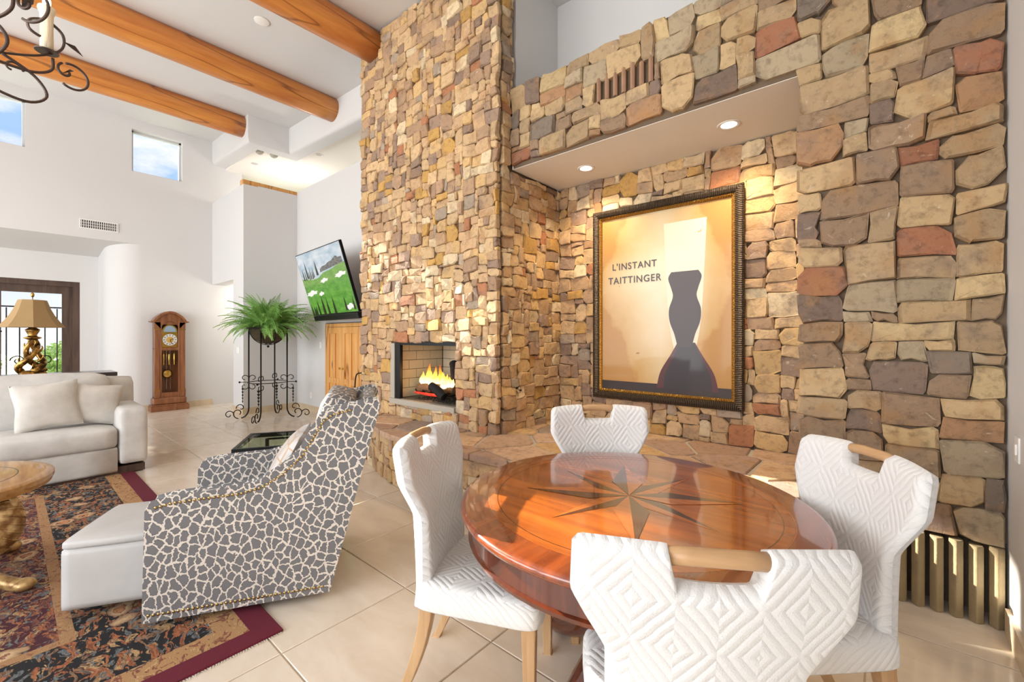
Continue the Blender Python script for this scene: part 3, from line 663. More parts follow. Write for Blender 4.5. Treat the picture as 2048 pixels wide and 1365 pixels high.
# ================================================================== entry door with glass, and garden beyond
door = struct('door_1', MB().box(AX-.16, DY0, 0, AX-.02, DY0+.1, DZ).box(AX-.16, DY1-.1, 0, AX-.02, DY1, DZ).box(AX-.16, DY0+.1, DZ-.1, AX-.02, DY1-.1, DZ), DOORW, 'dark wooden double entry door with glass and ironwork')
yc_ = (DY0+DY1)/2
for y0, y1 in ((DY0+.1, yc_-.005), (yc_+.005, DY1-.1)):
    lf = MB().box(AX-.13, y0, 0, AX-.06, y0+.14, DZ-.1).box(AX-.13, y1-.14, 0, AX-.06, y1, DZ-.1).box(AX-.13, y0+.14, DZ-.24, AX-.06, y1-.14, DZ-.1).box(AX-.13, y0+.14, 0, AX-.06, y1-.14, .3).build('door_leaf', DOORW, door)
    MB().box(AX-.10, y0+.14, .3, AX-.09, y1-.14, DZ-.24).build('glass_pane', GLASS, lf)
    g = MB()
    for k in range(5):
        y = y0+.2+k*(y1-y0-.4)/4; g.tube([(AX-.15, y, .3), (AX-.15, y, 1.75 if k % 2 else 2.0)], .009, 6)
    for k in range(2):
        y = y0+.28+k*.35; g.tube(spiral((AX-.15, y+.06, 1.02), .10, .03, PI, -1.3*PI, 18, (0, 1, 0)), .009, 6)
    g.tube([(AX-.15, y0+.14, 2.02), (AX-.15, y1-.14, 2.02)], .014, 6)
    g.build('iron_scrollwork', IRON, lf)
    MB().tube([(AX-.06, y1-.07 if y0 < yc_-.3 else y0+.07, 1.55), (AX-.02, y1-.07 if y0 < yc_-.3 else y0+.07, 1.56), (AX-.02, y1-.03 if y0 < yc_-.3 else y0+.15, 1.56)], .012).build('door_handle', IRON, lf)
LAWN = M('garden ground', lin(206, 200, 186), .95); LAWN.color(LAWN.mix(LAWN.ramp(LAWN.noise(LAWN.pos(), .35, 3), [(.42, (0,)*3), (.55, (1,)*3)]), lin(214, 206, 194), lin(140, 170, 96)))
struct('ground_garden', MB().box(-60, -30, -.4, -12.25, 40, -.22), LAWN, 'pale paving and grass outside the entry door')
LEAF = M('garden leaves', lin(110, 150, 70), .8); LEAF.color(LEAF.mix(LEAF.noise(LEAF.pos(), 5, 5), lin(120, 160, 80), lin(190, 216, 140)))
def shrub(x, y, z, r, label, seed):
    t = thing('garden_shrub', label, 'shrub', (x, y, -.2)); rng = random.Random(seed)
    MB().tube([(0, 0, 0), (.04, 0, z*.5), (0, 0, z)], .07).build('trunk', DKWOOD, t)
    b = MB()
    for k in range(2200):
        d = Vector((rng.gauss(0, 1), rng.gauss(0, 1), rng.gauss(0, 1))).normalized()*r*rng.uniform(.6, 1); c_ = Vector((0, 0, z+.1))+d*(1 if d.z > 0 else .7)
        a = Vector((rng.gauss(0, 1), rng.gauss(0, 1), rng.gauss(0, 1))).normalized(); e = a.orthogonal().normalized(); q = r*.085
        b.add([c_-a*q, c_+e*q*.5, c_+a*q, c_-e*q*.5], [(0, 1, 2, 3)])
    b.build('foliage', LEAF, t, kind='stuff')
shrub(-19, -.3, 4.6, 1.7, 'leafy green tree outside at the top of the door glass', 1); shrub(-15.2, .95, .9, .55, 'low green shrub outside at the right of the door glass', 2); shrub(-20, 1.9, 4.7, 1.6, 'farther green tree outside the right door leaf', 3); shrub(-16, -.55, .8, .5, 'low garden shrub outside behind the lamp base', 4)
shrub(-26, 3.6, 4.9, 2.2, 'distant round garden tree beyond the patio', 5); shrub(-24, -2.9, 4.9, 2.2, 'distant garden tree left of the door', 6)
# ================================================================== grandfather clock
ck = thing('grandfather_clock', 'tall cherry grandfather clock with brass weights and pendulum', 'clock', (-10.66, 2.105, 0), -PI/2)   # local +x = +y? front is -y after turn
ck.rotation_euler = (0, 0, PI/2)           # local x -> world y, local -y -> world +x
def CK(mb, n_, m_, p=ck, **k): return mb.build(n_, m_, p, **k)
D0 = .26
CK(MB().box(-.305, 0, 0, .305, D0, .10).box(-.29, .01, .10, .29, D0, .13), 'plinth', CLOCKW, bevel=.008)
CK(MB().prism([(-.27, .02), (.27, .02), (.27, D0), (-.27, D0)], .13, .26), 'base_moulding', CLOCKW, bevel=.03, seg=3)
b = MB(); b.box(-.235, .05, .26, -.215, D0, 1.70).box(.215, .05, .26, .235, D0, 1.70).box(-.235, D0-.015, .26, .235, D0, 1.75).box(-.235, .05, .26, .235, D0, .28).box(-.235, .05, 1.22, .235, D0, 1.235)
CK(b, 'case', CLOCKW)
for s_ in (-1, 1):
    c_ = CK(MB().box(s_*.205-.038, .03, .40, s_*.205+.038, .055, 1.62), 'front_pilaster', CLOCKW, bevel=.006)
    for zb__ in (.40, 1.60): CK(MB().box(s_*.205-.045, .022, zb__, s_*.205+.045, .06, zb__+.015), 'brass_band', BRASS, c_)
    CK(MB().box(s_*.205-.045, .025, .26, s_*.205+.045, .06, .40), 'pilaster_base', CLOCKW, bevel=.006)
dr = CK(MB().box(-.165, .04, .28, -.13, .06, 1.66).box(.13, .04, .28, .165, .06, 1.66).box(-.13, .04, .28, .13, .06, .36).box(-.13, .04, 1.19, .13, .06, 1.245), 'door_frame', CLOCKW, bevel=.004)
CK(MB().box(-.13, .048, .36, .13, .052, 1.19), 'door_glass', GLASS, dr)
# arched top: arch strip under the cornice
def archstrip(r0, r1, cz, half, y0, y1, zb_, n=16):
    P0 = [(x, zb_) for x in (-half, half)]
    b = MB(); top = [(-half+2*half*i/n, cz+r1*math.sqrt(max(0, 1-((-half+2*half*i/n)/ (half*1.02))**2))) for i in range(n+1)]
    poly = [(half, zb_), (-half, zb_)]+top
    return MB().add([(x, y, z) for y in (y0, y1) for x, z in poly], [tuple(range(len(poly))), tuple(range(len(poly), 2*len(poly)))[::-1]]+[(i, len(poly)+i, len(poly)+(i+1) % len(poly), (i+1) % len(poly)) for i in range(len(poly))])
arch = [(-.245+.49*i/18, 1.74+.19*math.sin(PI*i/18)**.8) for i in range(19)]
inner = [(-.15+.30*i/18, 1.62+.15*math.sin(PI*i/18)**.7) for i in range(19)]
b = MB()
b.add([(x, y, z) for y in (.035, .06) for x, z in arch+inner], [(i, i+1, 19+i+1, 19+i) for i in range(18)]+[(38+i, 38+19+i, 38+20+i, 38+i+1) for i in range(18)]+[(19+i, 20+i, 58+i, 57+i) for i in range(18)]+[(i, 38+i, 39+i, i+1) for i in range(18)])
b.box(-.245, .035, 1.62, -.15, .06, 1.745).box(.15, .035, 1.62, .245, .06, 1.745)
CK(b, 'arched_hood', CLOCKW)
b = MB(); prof = [(-.31, 1.765), (-.27, 1.77)]+[(x*1.08, z+.035) for x, z in arch]+[(.27, 1.77), (.31, 1.765)]
low = [(-.29, 1.745), (-.25, 1.735)]+[(x, z-.005) for x, z in arch]+[(.25, 1.735), (.29, 1.745)]
nn = len(prof); b.add([(x, y, z) for y in (-.0, D0) for x, z in prof+low], [(i, nn+i, nn+i+1, i+1) for i in range(nn-1)]+[(2*nn+i, 2*nn+i+1, 3*nn+i+1, 3*nn+i) for i in range(nn-1)]+[(i, i+1, 2*nn+i+1, 2*nn+i) for i in range(nn-1)]+[(nn+i, 3*nn+i, 3*nn+i+1, nn+i+1) for i in range(nn-1)]+[(0, 2*nn, 3*nn, nn), (nn-1, 2*nn-1, 4*nn-1, 3*nn-1)])
CK(b, 'cornice', CLOCKW, auto=.5)
CK(MB().box(-.235, .06, 1.70, .235, D0, 1.78), 'hood_box', CLOCKW)
dial = CK(MB().box(-.125, .062, 1.25, .125, .075, 1.55), 'dial_plate', BRASS)
SILV = M('silvered dial', lin(226, 226, 222), .4, .3)
rx = Matrix.Rotation(PI/2, 4, 'X')
CK(MB().lathe([(.115, 0), (.115, .004), (.001, .004)], 32, Matrix.Translation((0, .061, 1.40)) @ rx), 'chapter_ring', SILV, dial)
CK(MB().lathe([(.06, 0), (.06, .004), (.001, .004)], 24, Matrix.Translation((0, .058, 1.40)) @ rx), 'dial_centre', M('gilt dial centre', lin(216, 176, 96), .4, .4), dial)
nm = MB()
for k in range(12):
    a = k*PI/6; r0, r1 = .078, .104
    nm.tube([(r0*math.sin(a), .055, 1.40+r0*math.cos(a)), (r1*math.sin(a), .055, 1.40+r1*math.cos(a))], .006, 4)
CK(nm, 'numerals', M('numeral ink', lin(60, 66, 90), .5), dial, kind='stuff')
CK(MB().tube([(0, .05, 1.40), (.055, .05, 1.42)], .005, 4), 'hour_hand', BLACKM, dial); CK(MB().tube([(0, .048, 1.40), (.03, .048, 1.31)], .004, 4), 'minute_hand', BLACKM, dial)
CK(MB().add([(.1*math.cos(PI*i/16), .066, 1.555+.125*math.sin(PI*i/16)) for i in range(17)], [tuple(range(17))]), 'moon_dial', M('moon dial', lin(150, 170, 190), .4, .2), dial)
CK(MB().add([(.125*math.cos(PI*i/16), .072, 1.55+.15*math.sin(PI*i/16)) for i in range(17)], [tuple(range(17))]), 'moon_surround', BRASS, dial)
for k, x in enumerate((-.09, .0, .085)):
    wt = CK(MB().lathe([(.016, 0), (.019, .005), (.019, .215), (.016, .22), (.001, .22)], 14, Matrix.Translation((x, .13, .90))), 'weight', BRASS, auto=.6)
    CK(MB().tube([(x, .13, 1.12), (x, .13, 1.22)], .003, 5), 'weight_cable', BRASS, wt)
for x in (-.03, .03): CK(MB().tube([(x, .19, .42), (x, .19, 1.22)], .006, 5), 'pendulum_rod', CHROME)
CK(MB().lathe([(.001, -.012), (.06, -.008), (.085, 0), (.06, .008), (.001, .012)], 28, Matrix.Translation((-.02, .17, .72)) @ rx, cap=False), 'pendulum_disc', BRASS, smooth=True)
# ================================================================== wrought-iron plant stand and fern
SX, SY = -8.28, 3.02
ps = thing('plant_stand', 'black wrought iron plant stand with scroll feet and leaf drops', 'plant stand', (SX, SY, 0), TH+.17)
for k in range(4):
    a = k*PI/2; ca, sa = math.cos(a), math.sin(a); R_ = .315
    ax = (ca, sa, 0); P = lambda r, z: (ca*r, sa*r, z)
    leg = MB(); leg.tube([P(R_, 1.62), P(R_, .20)]+[P(R_+.13*(1-math.cos(t)), .20-.17*math.sin(t)) for t in (.3, .7, 1.1, 1.5)], .012, 6)
    lg = leg.build('leg', IRON, ps, smooth=True)
    f_ = MB(); f_.tube(spiral(P(R_+.17, .115), .095, .028, -PI/2, 1.25*PI, 22, ax), .009, 5); f_.tube(spiral(P(R_+.13, .21), .075, .02, -.2, 1.6*PI, 18, ax), .008, 5); f_.tube(spiral(P(R_+.32, .09), .08, .02, PI, -1.0*PI, 18, ax), .008, 5)
    f_.build('scroll_foot', IRON, lg, smooth=True)
    g_ = MB()
    for sx, sz in ((1, 1), (-1, 1), (1, -1), (-1, -1)):
        c_ = P(R_+sx*.068, .66+sz*.07); g_.tube(spiral(c_, .066, .018, PI if sx > 0 else 0, (PI-1.6*PI) if sx*sz > 0 and sx > 0 else ((PI+1.6*PI) if sx > 0 else (1.6*PI if sz > 0 and 0 else (1.6*PI if sz > 0 else -1.6*PI))), 16, ax), .007, 5)
    g_.ball(P(R_+.15, .66), .018, 8, 6); g_.tube([P(R_, .66), P(R_+.15, .66)], .006, 5)
    g_.build('scroll_bracket', IRON, lg, smooth=True)
    h_ = MB()
    for q in range(5):
        z = .55-q*.055; rr = R_+.10; wd = .028-.003*q
        h_.add([(ca*rr-sa*wd, sa*rr+ca*wd, z), P(rr, z-.05), (ca*rr+sa*wd, sa*rr-ca*wd, z), P(rr+.008, z+.012)], [(0, 1, 2, 3)]); h_.add([P(rr-wd*.7, z), P(rr, z-.05), P(rr+wd*.7, z), P(rr, z+.012)], [(0, 1, 2, 3)])
    h_.tube([P(R_+.10, .60), P(R_+.10, .30)], .004, 4)
    h_.build('leaf_drop', IRON, lg)
MB().tube([(.31*math.cos(t*PI/18), .31*math.sin(t*PI/18), .66) for t in range(36)], .007, 5, closed=True).build('ring', IRON, ps, smooth=True)
MB().tube([(.325*math.cos(t*PI/18), .325*math.sin(t*PI/18), 1.61) for t in range(36)], .010, 5, closed=True).build('rim_ring', IRON, ps, smooth=True)
b = MB()
for k in range(8):
    a = k*PI/4; b.tube([(.315*math.cos(a)*math.cos(t), .315*math.sin(a)*math.cos(t), 1.62-.30*math.sin(t)) for t in [i*PI/16 for i in range(9)]], .006, 5)
b.ball((0, 0, 1.29), .022, 8, 6); b.build('basket_cage', IRON, ps, smooth=True)
MOSS = M('dark coir liner', lin(62, 54, 36), .95); MOSS.bump(MOSS.noise(MOSS.co(), 60, 5), .8, .02); MOSS.color(MOSS.mix(MOSS.noise(MOSS.co(), 30, 4), lin(44, 40, 24), lin(84, 74, 48)))
FERN = M('fern frond', lin(96, 150, 62), .55, Subsurface_Weight=0.0); FERN.color(FERN.mix(FERN.noise(FERN.co(), 6, 3), lin(96, 150, 62), lin(156, 198, 108)))
fe = thing('potted_fern', 'bushy green fern in a dark round basket on the iron stand', 'plant', (SX, SY, 1.62))
MB().lathe([(.02, -.285), (.12, -.265), (.22, -.20), (.285, -.09), (.30, .0), (.27, .01), (.001, -.03)], 28, cap=False).build('basket', MOSS, fe, smooth=True)
rng = random.Random(9); meshes = []
for q in range(6):
    b = MB(); Ln = 1.0; k = 30; pr = []
    bend = rng.uniform(1.0, 2.0)
    ang = 1.05; p = Vector((0, 0, 0))
    for i in range(k+1):
        pr.append(p.copy()); ang -= bend/k; p += Vector((math.cos(ang), 0, math.sin(ang)))*(Ln/k)
    b.tube(pr, .006, 4)
    for i in range(2, k+1):
        t = i/k; ll = .135*math.sin(PI*min(1, t*.92+.08))**.6*(1.0 if t < .6 else (1.25-t)*1.5); tg = (pr[i]-pr[i-1]).normalized(); nu = Vector((-tg.z, 0, tg.x))
        for s_ in (-1, 1):
            o_ = Vector((0, s_, 0)); c_ = pr[i]; e_ = c_+o_*ll+tg*ll*.25-nu*ll*rng.uniform(.05, .35)
            m_ = c_.lerp(e_, .45); wv_ = tg*.012
            b.add([c_, m_-wv_, e_, m_+wv_], [(0, 1, 2, 3)])
    o = b.build('frond', FERN, fe); meshes.append(o.data); bpy.data.objects.remove(o)
for k in range(170):
    o = bpy.data.objects.new('frond', meshes[k % 6]); link(o, fe); tilt = rng.uniform(-.8, .75); a = rng.uniform(0, 2*PI)
    sc_ = rng.uniform(.5, .82)*(1.0 if tilt > -.4 else .85); sc_ = min(sc_, .62 if math.cos(a) < -.3 else .9); o.scale = (sc_, sc_, sc_)
    o.rotation_euler = (rng.uniform(-.4, .4), tilt, a); o.rotation_euler = (Matrix.Rotation(a, 3, 'Z') @ Matrix.Rotation(-(-tilt), 3, 'Y') @ Matrix.Rotation(rng.uniform(-.5, .5), 3, 'X')).to_euler()
    rr = rng.uniform(.02, .2); o.location = (rr*math.cos(a), rr*math.sin(a), rng.uniform(-.02, .04))
# ================================================================== television
tv = thing('television', 'flat television tilted forward showing a green golf course', 'television', (-7.79, 3.60, 1.84))
yv = Vector((1, -.085, 0)).normalized(); TL = Vector((-.0, -.31, 1.03)).normalized(); nv = yv.cross(TL).normalized(); TL = nv.cross(yv).normalized()
tv.rotation_euler = Matrix((yv, -nv, TL)).transposed().to_euler() if 0 else Matrix(((yv.x, -nv.x, TL.x), (yv.y, -nv.y, TL.y), (yv.z, -nv.z, TL.z))).to_euler()
TW, THt = 1.83, 1.085      # local x across, z up, -y towards the room
MB().box(0, 0, 0, TW, .045, THt).build('body', BLACK, tv, bevel=.004)
def semit(name, col, st=.85, noise_=None):
    m = M(name, (0, 0, 0), .35, Coat_Weight=.0); m.emit(col, st) if noise_ is None else m.emit(m.mix(m.ramp(m.noise(m.map(m.co(), (1, 1, 3)), noise_[1], 4), [(.35, (0,)*3), (.65, (1,)*3)]), col, noise_[0]), st); return m
SKY_ = semit('screen sky', lin(160, 182, 196), .95, (lin(214, 218, 222), 3)); GR1 = semit('screen fairway', lin(86, 150, 52), .8, (lin(120, 184, 74), 5)); GR2 = semit('screen far hill', lin(110, 158, 66), .8, (lin(140, 186, 90), 6)); SAND = semit('screen sand', lin(246, 244, 236), .9); TRE = semit('screen trees', lin(40, 56, 40), .7, (lin(70, 60, 44), 14)); BLD = semit('screen clubhouse', lin(84, 84, 86), .7, (lin(150, 146, 140), 12))
def flat(pts, lay, name, m): # pts as (0..1, 0..1) on the picture
    b = MB(); b.add([(.012+u*(TW-.024), -.0006-lay*.0004, .014+v*(THt-.028)) for u, v in pts], [tuple(range(len(pts)))]); return b.build(name, m, tv)
flat([(0, 0), (1, 0), (1, 1), (0, 1)], 0, 'screen_sky', SKY_)
flat([(0, 0), (1, 0), (1, .72), (.85, .70), (.7, .66), (.52, .64), (.4, .58), (.25, .57), (.12, .60), (0, .61)], 1, 'screen_hill', GR2)
flat([(0, 0), (1, 0), (1, .56), (.8, .55), (.62, .50), (.42, .47), (.22, .50), (0, .48)], 2, 'screen_fairway', GR1)
flat([(.47, .655), (.6, .67), (.97, .715), (.97, .80), (.9, .80), (.86, .83), (.76, .78), (.68, .77), (.62, .74), (.54, .735), (.48, .70)], 2, 'screen_clubhouse', BLD)
for c_, rx_, ry_ in (((.14, .36), .13, .04), ((.36, .33), .06, .03), ((.50, .525), .085, .03), ((.86, .56), .11, .035), ((.88, .08), .09, .04)):
    flat([(c_[0]+rx_*math.cos(t*PI/8)*(1+.3*math.sin(t*2.3)), c_[1]+ry_*math.sin(t*PI/8)*(1+.3*math.cos(t*1.7))+.12*rx_*math.cos(t*PI/8)) for t in range(16)], 3, 'screen_bunker', SAND)
rng = random.Random(2)
for x, y0, h_, w_ in [(.06, .58, .2, .016), (.11, .58, .17, .014), (.16, .6, .30, .022), (.20, .58, .14, .014), (.24, .58, .2, .014), (.28, .58, .15, .014), (.31, .6, .17, .013), (.40, .62, .24, .026)]+[(.02+k*.028+rng.uniform(-.01, .01), .0, rng.uniform(.1, .2), .018) for k in range(5)]+[(.20, 0, .26, .022), (.32, 0, .31, .03), (.42, 0, .27, .024), (.56, 0, .28, .026), (.80, .03, .22, .022), (.96, .03, .2, .02)]:
    flat([(x-w_, y0), (x+w_, y0), (x+w_*.8, y0+h_*.4), (x+w_*.3, y0+h_*.8), (x, y0+h_), (x-w_*.3, y0+h_*.75), (x-w_*.8, y0+h_*.4)], 4, 'screen_tree', TRE)
MB().box(.05, -.02, -.10, TW-.02, .06, -.008).build('sound_bar', BLACK, tv, bevel=.01)
MB().box(TW*.62, .045, .35, TW*.85, .12, .75).box(TW*.68, .1, .45, TW*.78, .17, .62).build('wall_mount', BLACKM, tv)
# pine doors under the television
cb = thing('pine_cabinet', 'knotty pine panelled doors under the television', 'cabinet', (-7.84, TVY-.02, 0))
MB().box(0, .0, 0, .05, .12, 1.70).box(2.3, 0, 0, 2.35, .12, 1.70).box(.05, 0, 1.64, 2.3, .12, 1.70).box(.05, 0, 0, 2.3, .12, .08).build('case_frame', PINE, cb, bevel=.004)
for k in range(4):
    x0 = .055+k*.56; d_ = MB().box(x0, .02, .085, x0+.552, .05, 1.635).build('door', PINE, cb)
    MB().box(x0, .0, .085, x0+.09, .022, 1.635).box(x0+.462, 0, .085, x0+.552, .022, 1.635).box(x0+.09, 0, 1.52, x0+.462, .022, 1.635).box(x0+.09, 0, .085, x0+.462, .022, .22).box(x0+.235, 0, .22, x0+.315, .022, 1.52).box(x0+.09, 0, .62, x0+.235, .022, .72).box(x0+.315, 0, .62, x0+.462, .022, .72).build('door_stile', PINE, d_, bevel=.004)
    MB().ball((x0+(.50 if k % 2 == 0 else .05), -.02, .9), .018, 10, 8).build('knob', BRASS, d_, smooth=True)
# iron log rack at the left of the hearth
lr = thing('log_rack', 'small black iron log rack at the far end of the hearth', 'rack', (-5.75, 3.45, 0), .4)
for s_ in (-1, 1): MB().tube([(s_*.2, 0, .0), (s_*.22, 0, .45), (s_*.17, 0, .60), (s_*.06, 0, .55)], .011).build('hoop', IRON, lr, smooth=True)
for z in (.12, .86): pass
MB().tube([(-.215, 0, .12), (.215, 0, .12)], .011).build('bottom_bar', IRON, lr)
MB().tube(catmull([(-.22, .0, .45), (-.2, 0, .86), (-.1, 0, .93), (.1, 0, .93), (.2, 0, .86), (.22, 0, .45)], 6), .010).build('handle', IRON, lr, smooth=True)
# ================================================================== poster
PX0, PX1, PZ0, PZ1 = -2.33, -.88, .83, 2.785; py = Y2-.03
po = thing('framed_poster', 'large framed golden poster with lettering hanging in the stone niche', 'poster', ((PX0+PX1)/2, py, PZ0))
PW, PH = PX1-PX0, PZ1-PZ0; hw = PW/2
FRM = M('ribbed bronze frame', lin(72, 58, 46), .42, .3); _o = FRM.co()
FRAMEH = FRM; FRV = M('ribbed bronze frame upright', lin(72, 58, 46), .42, .3)
for m_, ax in ((FRM, 'X'), (FRV, 'Z')):
    wv = m_.wave(m_.co(), 20, 0, 0, 1, ax); m_.bump(wv, 1.0, .01); m_.color(m_.mix(wv, lin(40, 32, 26), lin(96, 80, 64)))
GLI = M('gold beaded liner', lin(206, 156, 70), .35, .8); GLV = M('gold beaded liner upright', lin(206, 156, 70), .35, .8)
for m_, ax in ((GLI, 'X'), (GLV, 'Z')):
    wv = m_.wave(m_.co(), 24, 0, 0, 1, ax); m_.bump(wv, 1.0, .008); m_.color(m_.mix(wv, lin(126, 84, 30), lin(232, 184, 96)))
def frame_ring(o0, o1, prof, names, mats):
    # four mitred sides; prof: list of (t across 0..1, proud)
    def P(side, t, e):
        i0 = o0+(o1-o0)*t
        c_ = [(-hw+i0, i0), (hw-i0, i0), (hw-i0, PH-i0), (-hw+i0, PH-i0)]
        return c_[side], c_[(side+1) % 4]
    for side in range(4):
        v = []; k = len(prof)
        for t, e in prof:
            a, bb = P(side, t, e); v += [(a[0], -e, a[1]), (bb[0], -e, bb[1])]
        f = [(2*i, 2*i+1, 2*i+3, 2*i+2) for i in range(k-1)]
        MB().add(v, f).build(names, mats[side % 2], po, auto=.5)
frame_ring(0, .072, [(0, -.0), (0, .035), (.15, .05), (.5, .055), (.85, .045), (1, .03)], 'frame_side', (FRM, FRV))
frame_ring(.072, .10, [(0, .03), (.3, .034), (.7, .026), (1, .012)], 'gold_liner', (GLI, GLV))
PAPER = M('golden poster print', rough=.5, Coat_Weight=.5, Coat_Roughness=.06, Coat_IOR=1.35); u, v_, wz = PAPER.sep(PAPER.co())
nz = PAPER.noise(PAPER.co(), 2.2, 5, .6)
rad = PAPER.math('ADD', PAPER.math('ABSOLUTE', PAPER.math('MULTIPLY', u, 1.1)), PAPER.math('MULTIPLY', PAPER.math('ABSOLUTE', PAPER.math('SUBTRACT', wz, 1.15)), .55))
PAPER.color(PAPER.ramp(PAPER.math('ADD', rad, PAPER.math('MULTIPLY', nz, .45)), [(.35, lin(216, 202, 176)), (.65, lin(206, 182, 140)), (.95, lin(192, 152, 90)), (1.2, lin(178, 130, 64))]))
MB().box(-hw+.09, -.008, .09, hw-.09, -.002, PH-.09).build('print', PAPER, po)
def ink(name, col): return M(name, lin(*col), .5, Coat_Weight=.5, Coat_Roughness=.06, Coat_IOR=1.35)
def pp(px, pyx):          # a place on the print, measured on the poster (0..1 from left, 0..1 from top)
    return (-hw+px*PW, PH-pyx*PH)
def shape(pts, lay, name, m, lab=None):
    b = MB(); b.add([(pp(*p)[0], -.0084-lay*.0005, pp(*p)[1]) for p in pts], [tuple(range(len(pts)))]); o = b.build(name, m, po); return o
shape([(.065, .905), (.935, .905), (.935, .955), (.065, .955)], 0, 'print_floor_band', ink('print floor', (46, 30, 28)))
# generic stand-in: a dark hourglass vase on a plum base with a pale tapering panel behind
def sym(prof, cx, n=6, tw=0):
    Lf = catmull([(-w_, y, 0) for y, w_ in prof], n); return [(cx+p.x, p.y) for p in Lf]+[(cx-p.x, p.y) for p in reversed(Lf)]
shape(sym([(.12, .135), (.35, .12), (.60, .10), (.78, .055), (.9, .03)], .655), 1, 'print_pale_panel', ink('print pale panel', (224, 212, 190)))
shape(sym([(.70, .055), (.76, .10), (.84, .165), (.91, .19), (.925, .19)], .665), 2, 'print_plum_base', ink('print plum', (78, 34, 38)))
shape(sym([(.70, .045), (.77, .085), (.85, .14), (.91, .15), (.925, .15)], .67), 3, 'print_dark_base', ink('print dark base', (44, 34, 38)))
shape(sym([(.36, .085), (.39, .105), (.44, .085), (.48, .075), (.54, .10), (.60, .095), (.66, .065), (.72, .045)], .655), 4, 'print_dark_vase', ink('print dark vase', (58, 44, 44)))
INK = ink('print lettering', (48, 38, 30))
for txt, yy, wd in (("L'INSTANT", .322, .323), ('TAITTINGER', .394, .388)):
    cu = bpy.data.curves.new('txt', 'FONT'); cu.body = txt; cu.size = .1; cu.offset = .0012; cu.space_character = 1.12; cu.align_x = 'CENTER'; to = bpy.data.objects.new('txt', cu); sc.collection.objects.link(to)
    bpy.context.view_layer.update(); me = bpy.data.meshes.new_from_object(to.evaluated_get(bpy.context.evaluated_depsgraph_get())); bpy.data.objects.remove(to)
    xs_ = [q.co.x for q in me.vertices]; k_ = wd*PW/(max(xs_)-min(xs_))
    me.materials.clear(); me.materials.append(INK.m)
    o = bpy.data.objects.new('lettering', me); link(o, po); o.scale = (k_, k_*1.06, 1); o.rotation_euler = (PI/2, 0, 0); q = pp(.310, yy); o.location = (q[0], -.0112, q[1])
MB().add([(-hw+.08, -.0125, .08), (hw-.08, -.0125, .08), (hw-.08, -.0125, PH-.08), (-hw+.08, -.0125, PH-.08)], [(0, 1, 2, 3)]).build('glass_pane', PICGL, po)

# ================================================================== round dining table
TX, TY, TZ, TR = -.788, 1.667, .82, .69
dt = thing('dining_table', 'round glossy mahogany pedestal table with inlaid compass star', 'table', (TX, TY, 0))
RB = .575
top = MB().lathe([(RB, TZ-.03), (RB, TZ), (.0005, TZ)], 72, cap=False).build('table_top', MAHOG, dt, auto=.5)
MB().lathe([(TR-.03, TZ-.035), (TR-.004, TZ-.03), (TR, TZ-.018), (TR-.003, TZ-.006), (TR-.014, TZ-.001), (TR-.02, TZ), (RB, TZ)], 90, cap=False).build('table_border', m_wood('mahogany border', lin(104, 44, 18), lin(150, 72, 30), .24, 9, 'Y', 1.0), dt, smooth=True)
MB().lathe([(TR-.05, TZ-.15), (TR-.035, TZ-.145), (TR-.03, TZ-.13), (TR-.04, TZ-.125), (TR-.04, TZ-.04), (TR-.03, TZ-.035)], 72, cap=False).build('apron', MAHOGD, dt, auto=.7)
MB().lathe([(RB+.001, TZ+.0003), (RB+.004, TZ+.0003)], 72, cap=False).build('inlay_line', INLAYL, top)
MB().lathe([(RB-.035, TZ+.0003), (RB-.032, TZ+.0003)], 72, cap=False).build('inlay_line', INLAYD, top)
def starpt(a, Ln, wd, lay):
    d = Vector((math.cos(a), math.sin(a), 0)); n_ = Vector((-d.y, d.x, 0)); z = Vector((0, 0, TZ+.0006+lay*.0008))
    for s_, m_, nm_ in ((1, INLAYD, 'star_point_dark'), (-1, INLAYL, 'star_point_light')):
        tri = [z, z+d*wd*1.15+n_*wd*.48*s_, z+d*Ln]; tri = tri if s_ < 0 else tri[::-1]
        MB().add(tri, [(0, 1, 2)]).build(nm_, m_, top)
for k in range(8): starpt(math.radians(-62+45*k), .43 if k % 2 == 0 else .40, .14 if k % 2 == 0 else .10, 1 if k % 2 == 0 else 0)
MB().lathe([(.20, TZ-.12), (.12, TZ-.16), (.075, TZ-.24), (.07, TZ-.30), (.11, TZ-.42), (.135, TZ-.50), (.11, TZ-.57), (.07, TZ-.60), (.10, TZ-.64), (.12, TZ-.66)], 32).build('pedestal', MAHOGD, dt, smooth=True)
for k in range(4):
    a = math.radians(-62+45+90*k); d = Vector((math.cos(a), math.sin(a), 0))
    P = catmull([d*.06+Vector((0, 0, .22)), d*.18+Vector((0, 0, .22)), d*.32+Vector((0, 0, .10)), d*.45+Vector((0, 0, .035)), d*.50+Vector((0, 0, .04))], 6)
    MB().tube(P, [.055-.02*i/(len(P)-1) for i in range(len(P))], 10).build('foot', MAHOGD, dt, smooth=True)
MB().box(-.60, -.3, TZ-.13, .60, .3, TZ-.032).build('top_support', MAHOGD, dt)

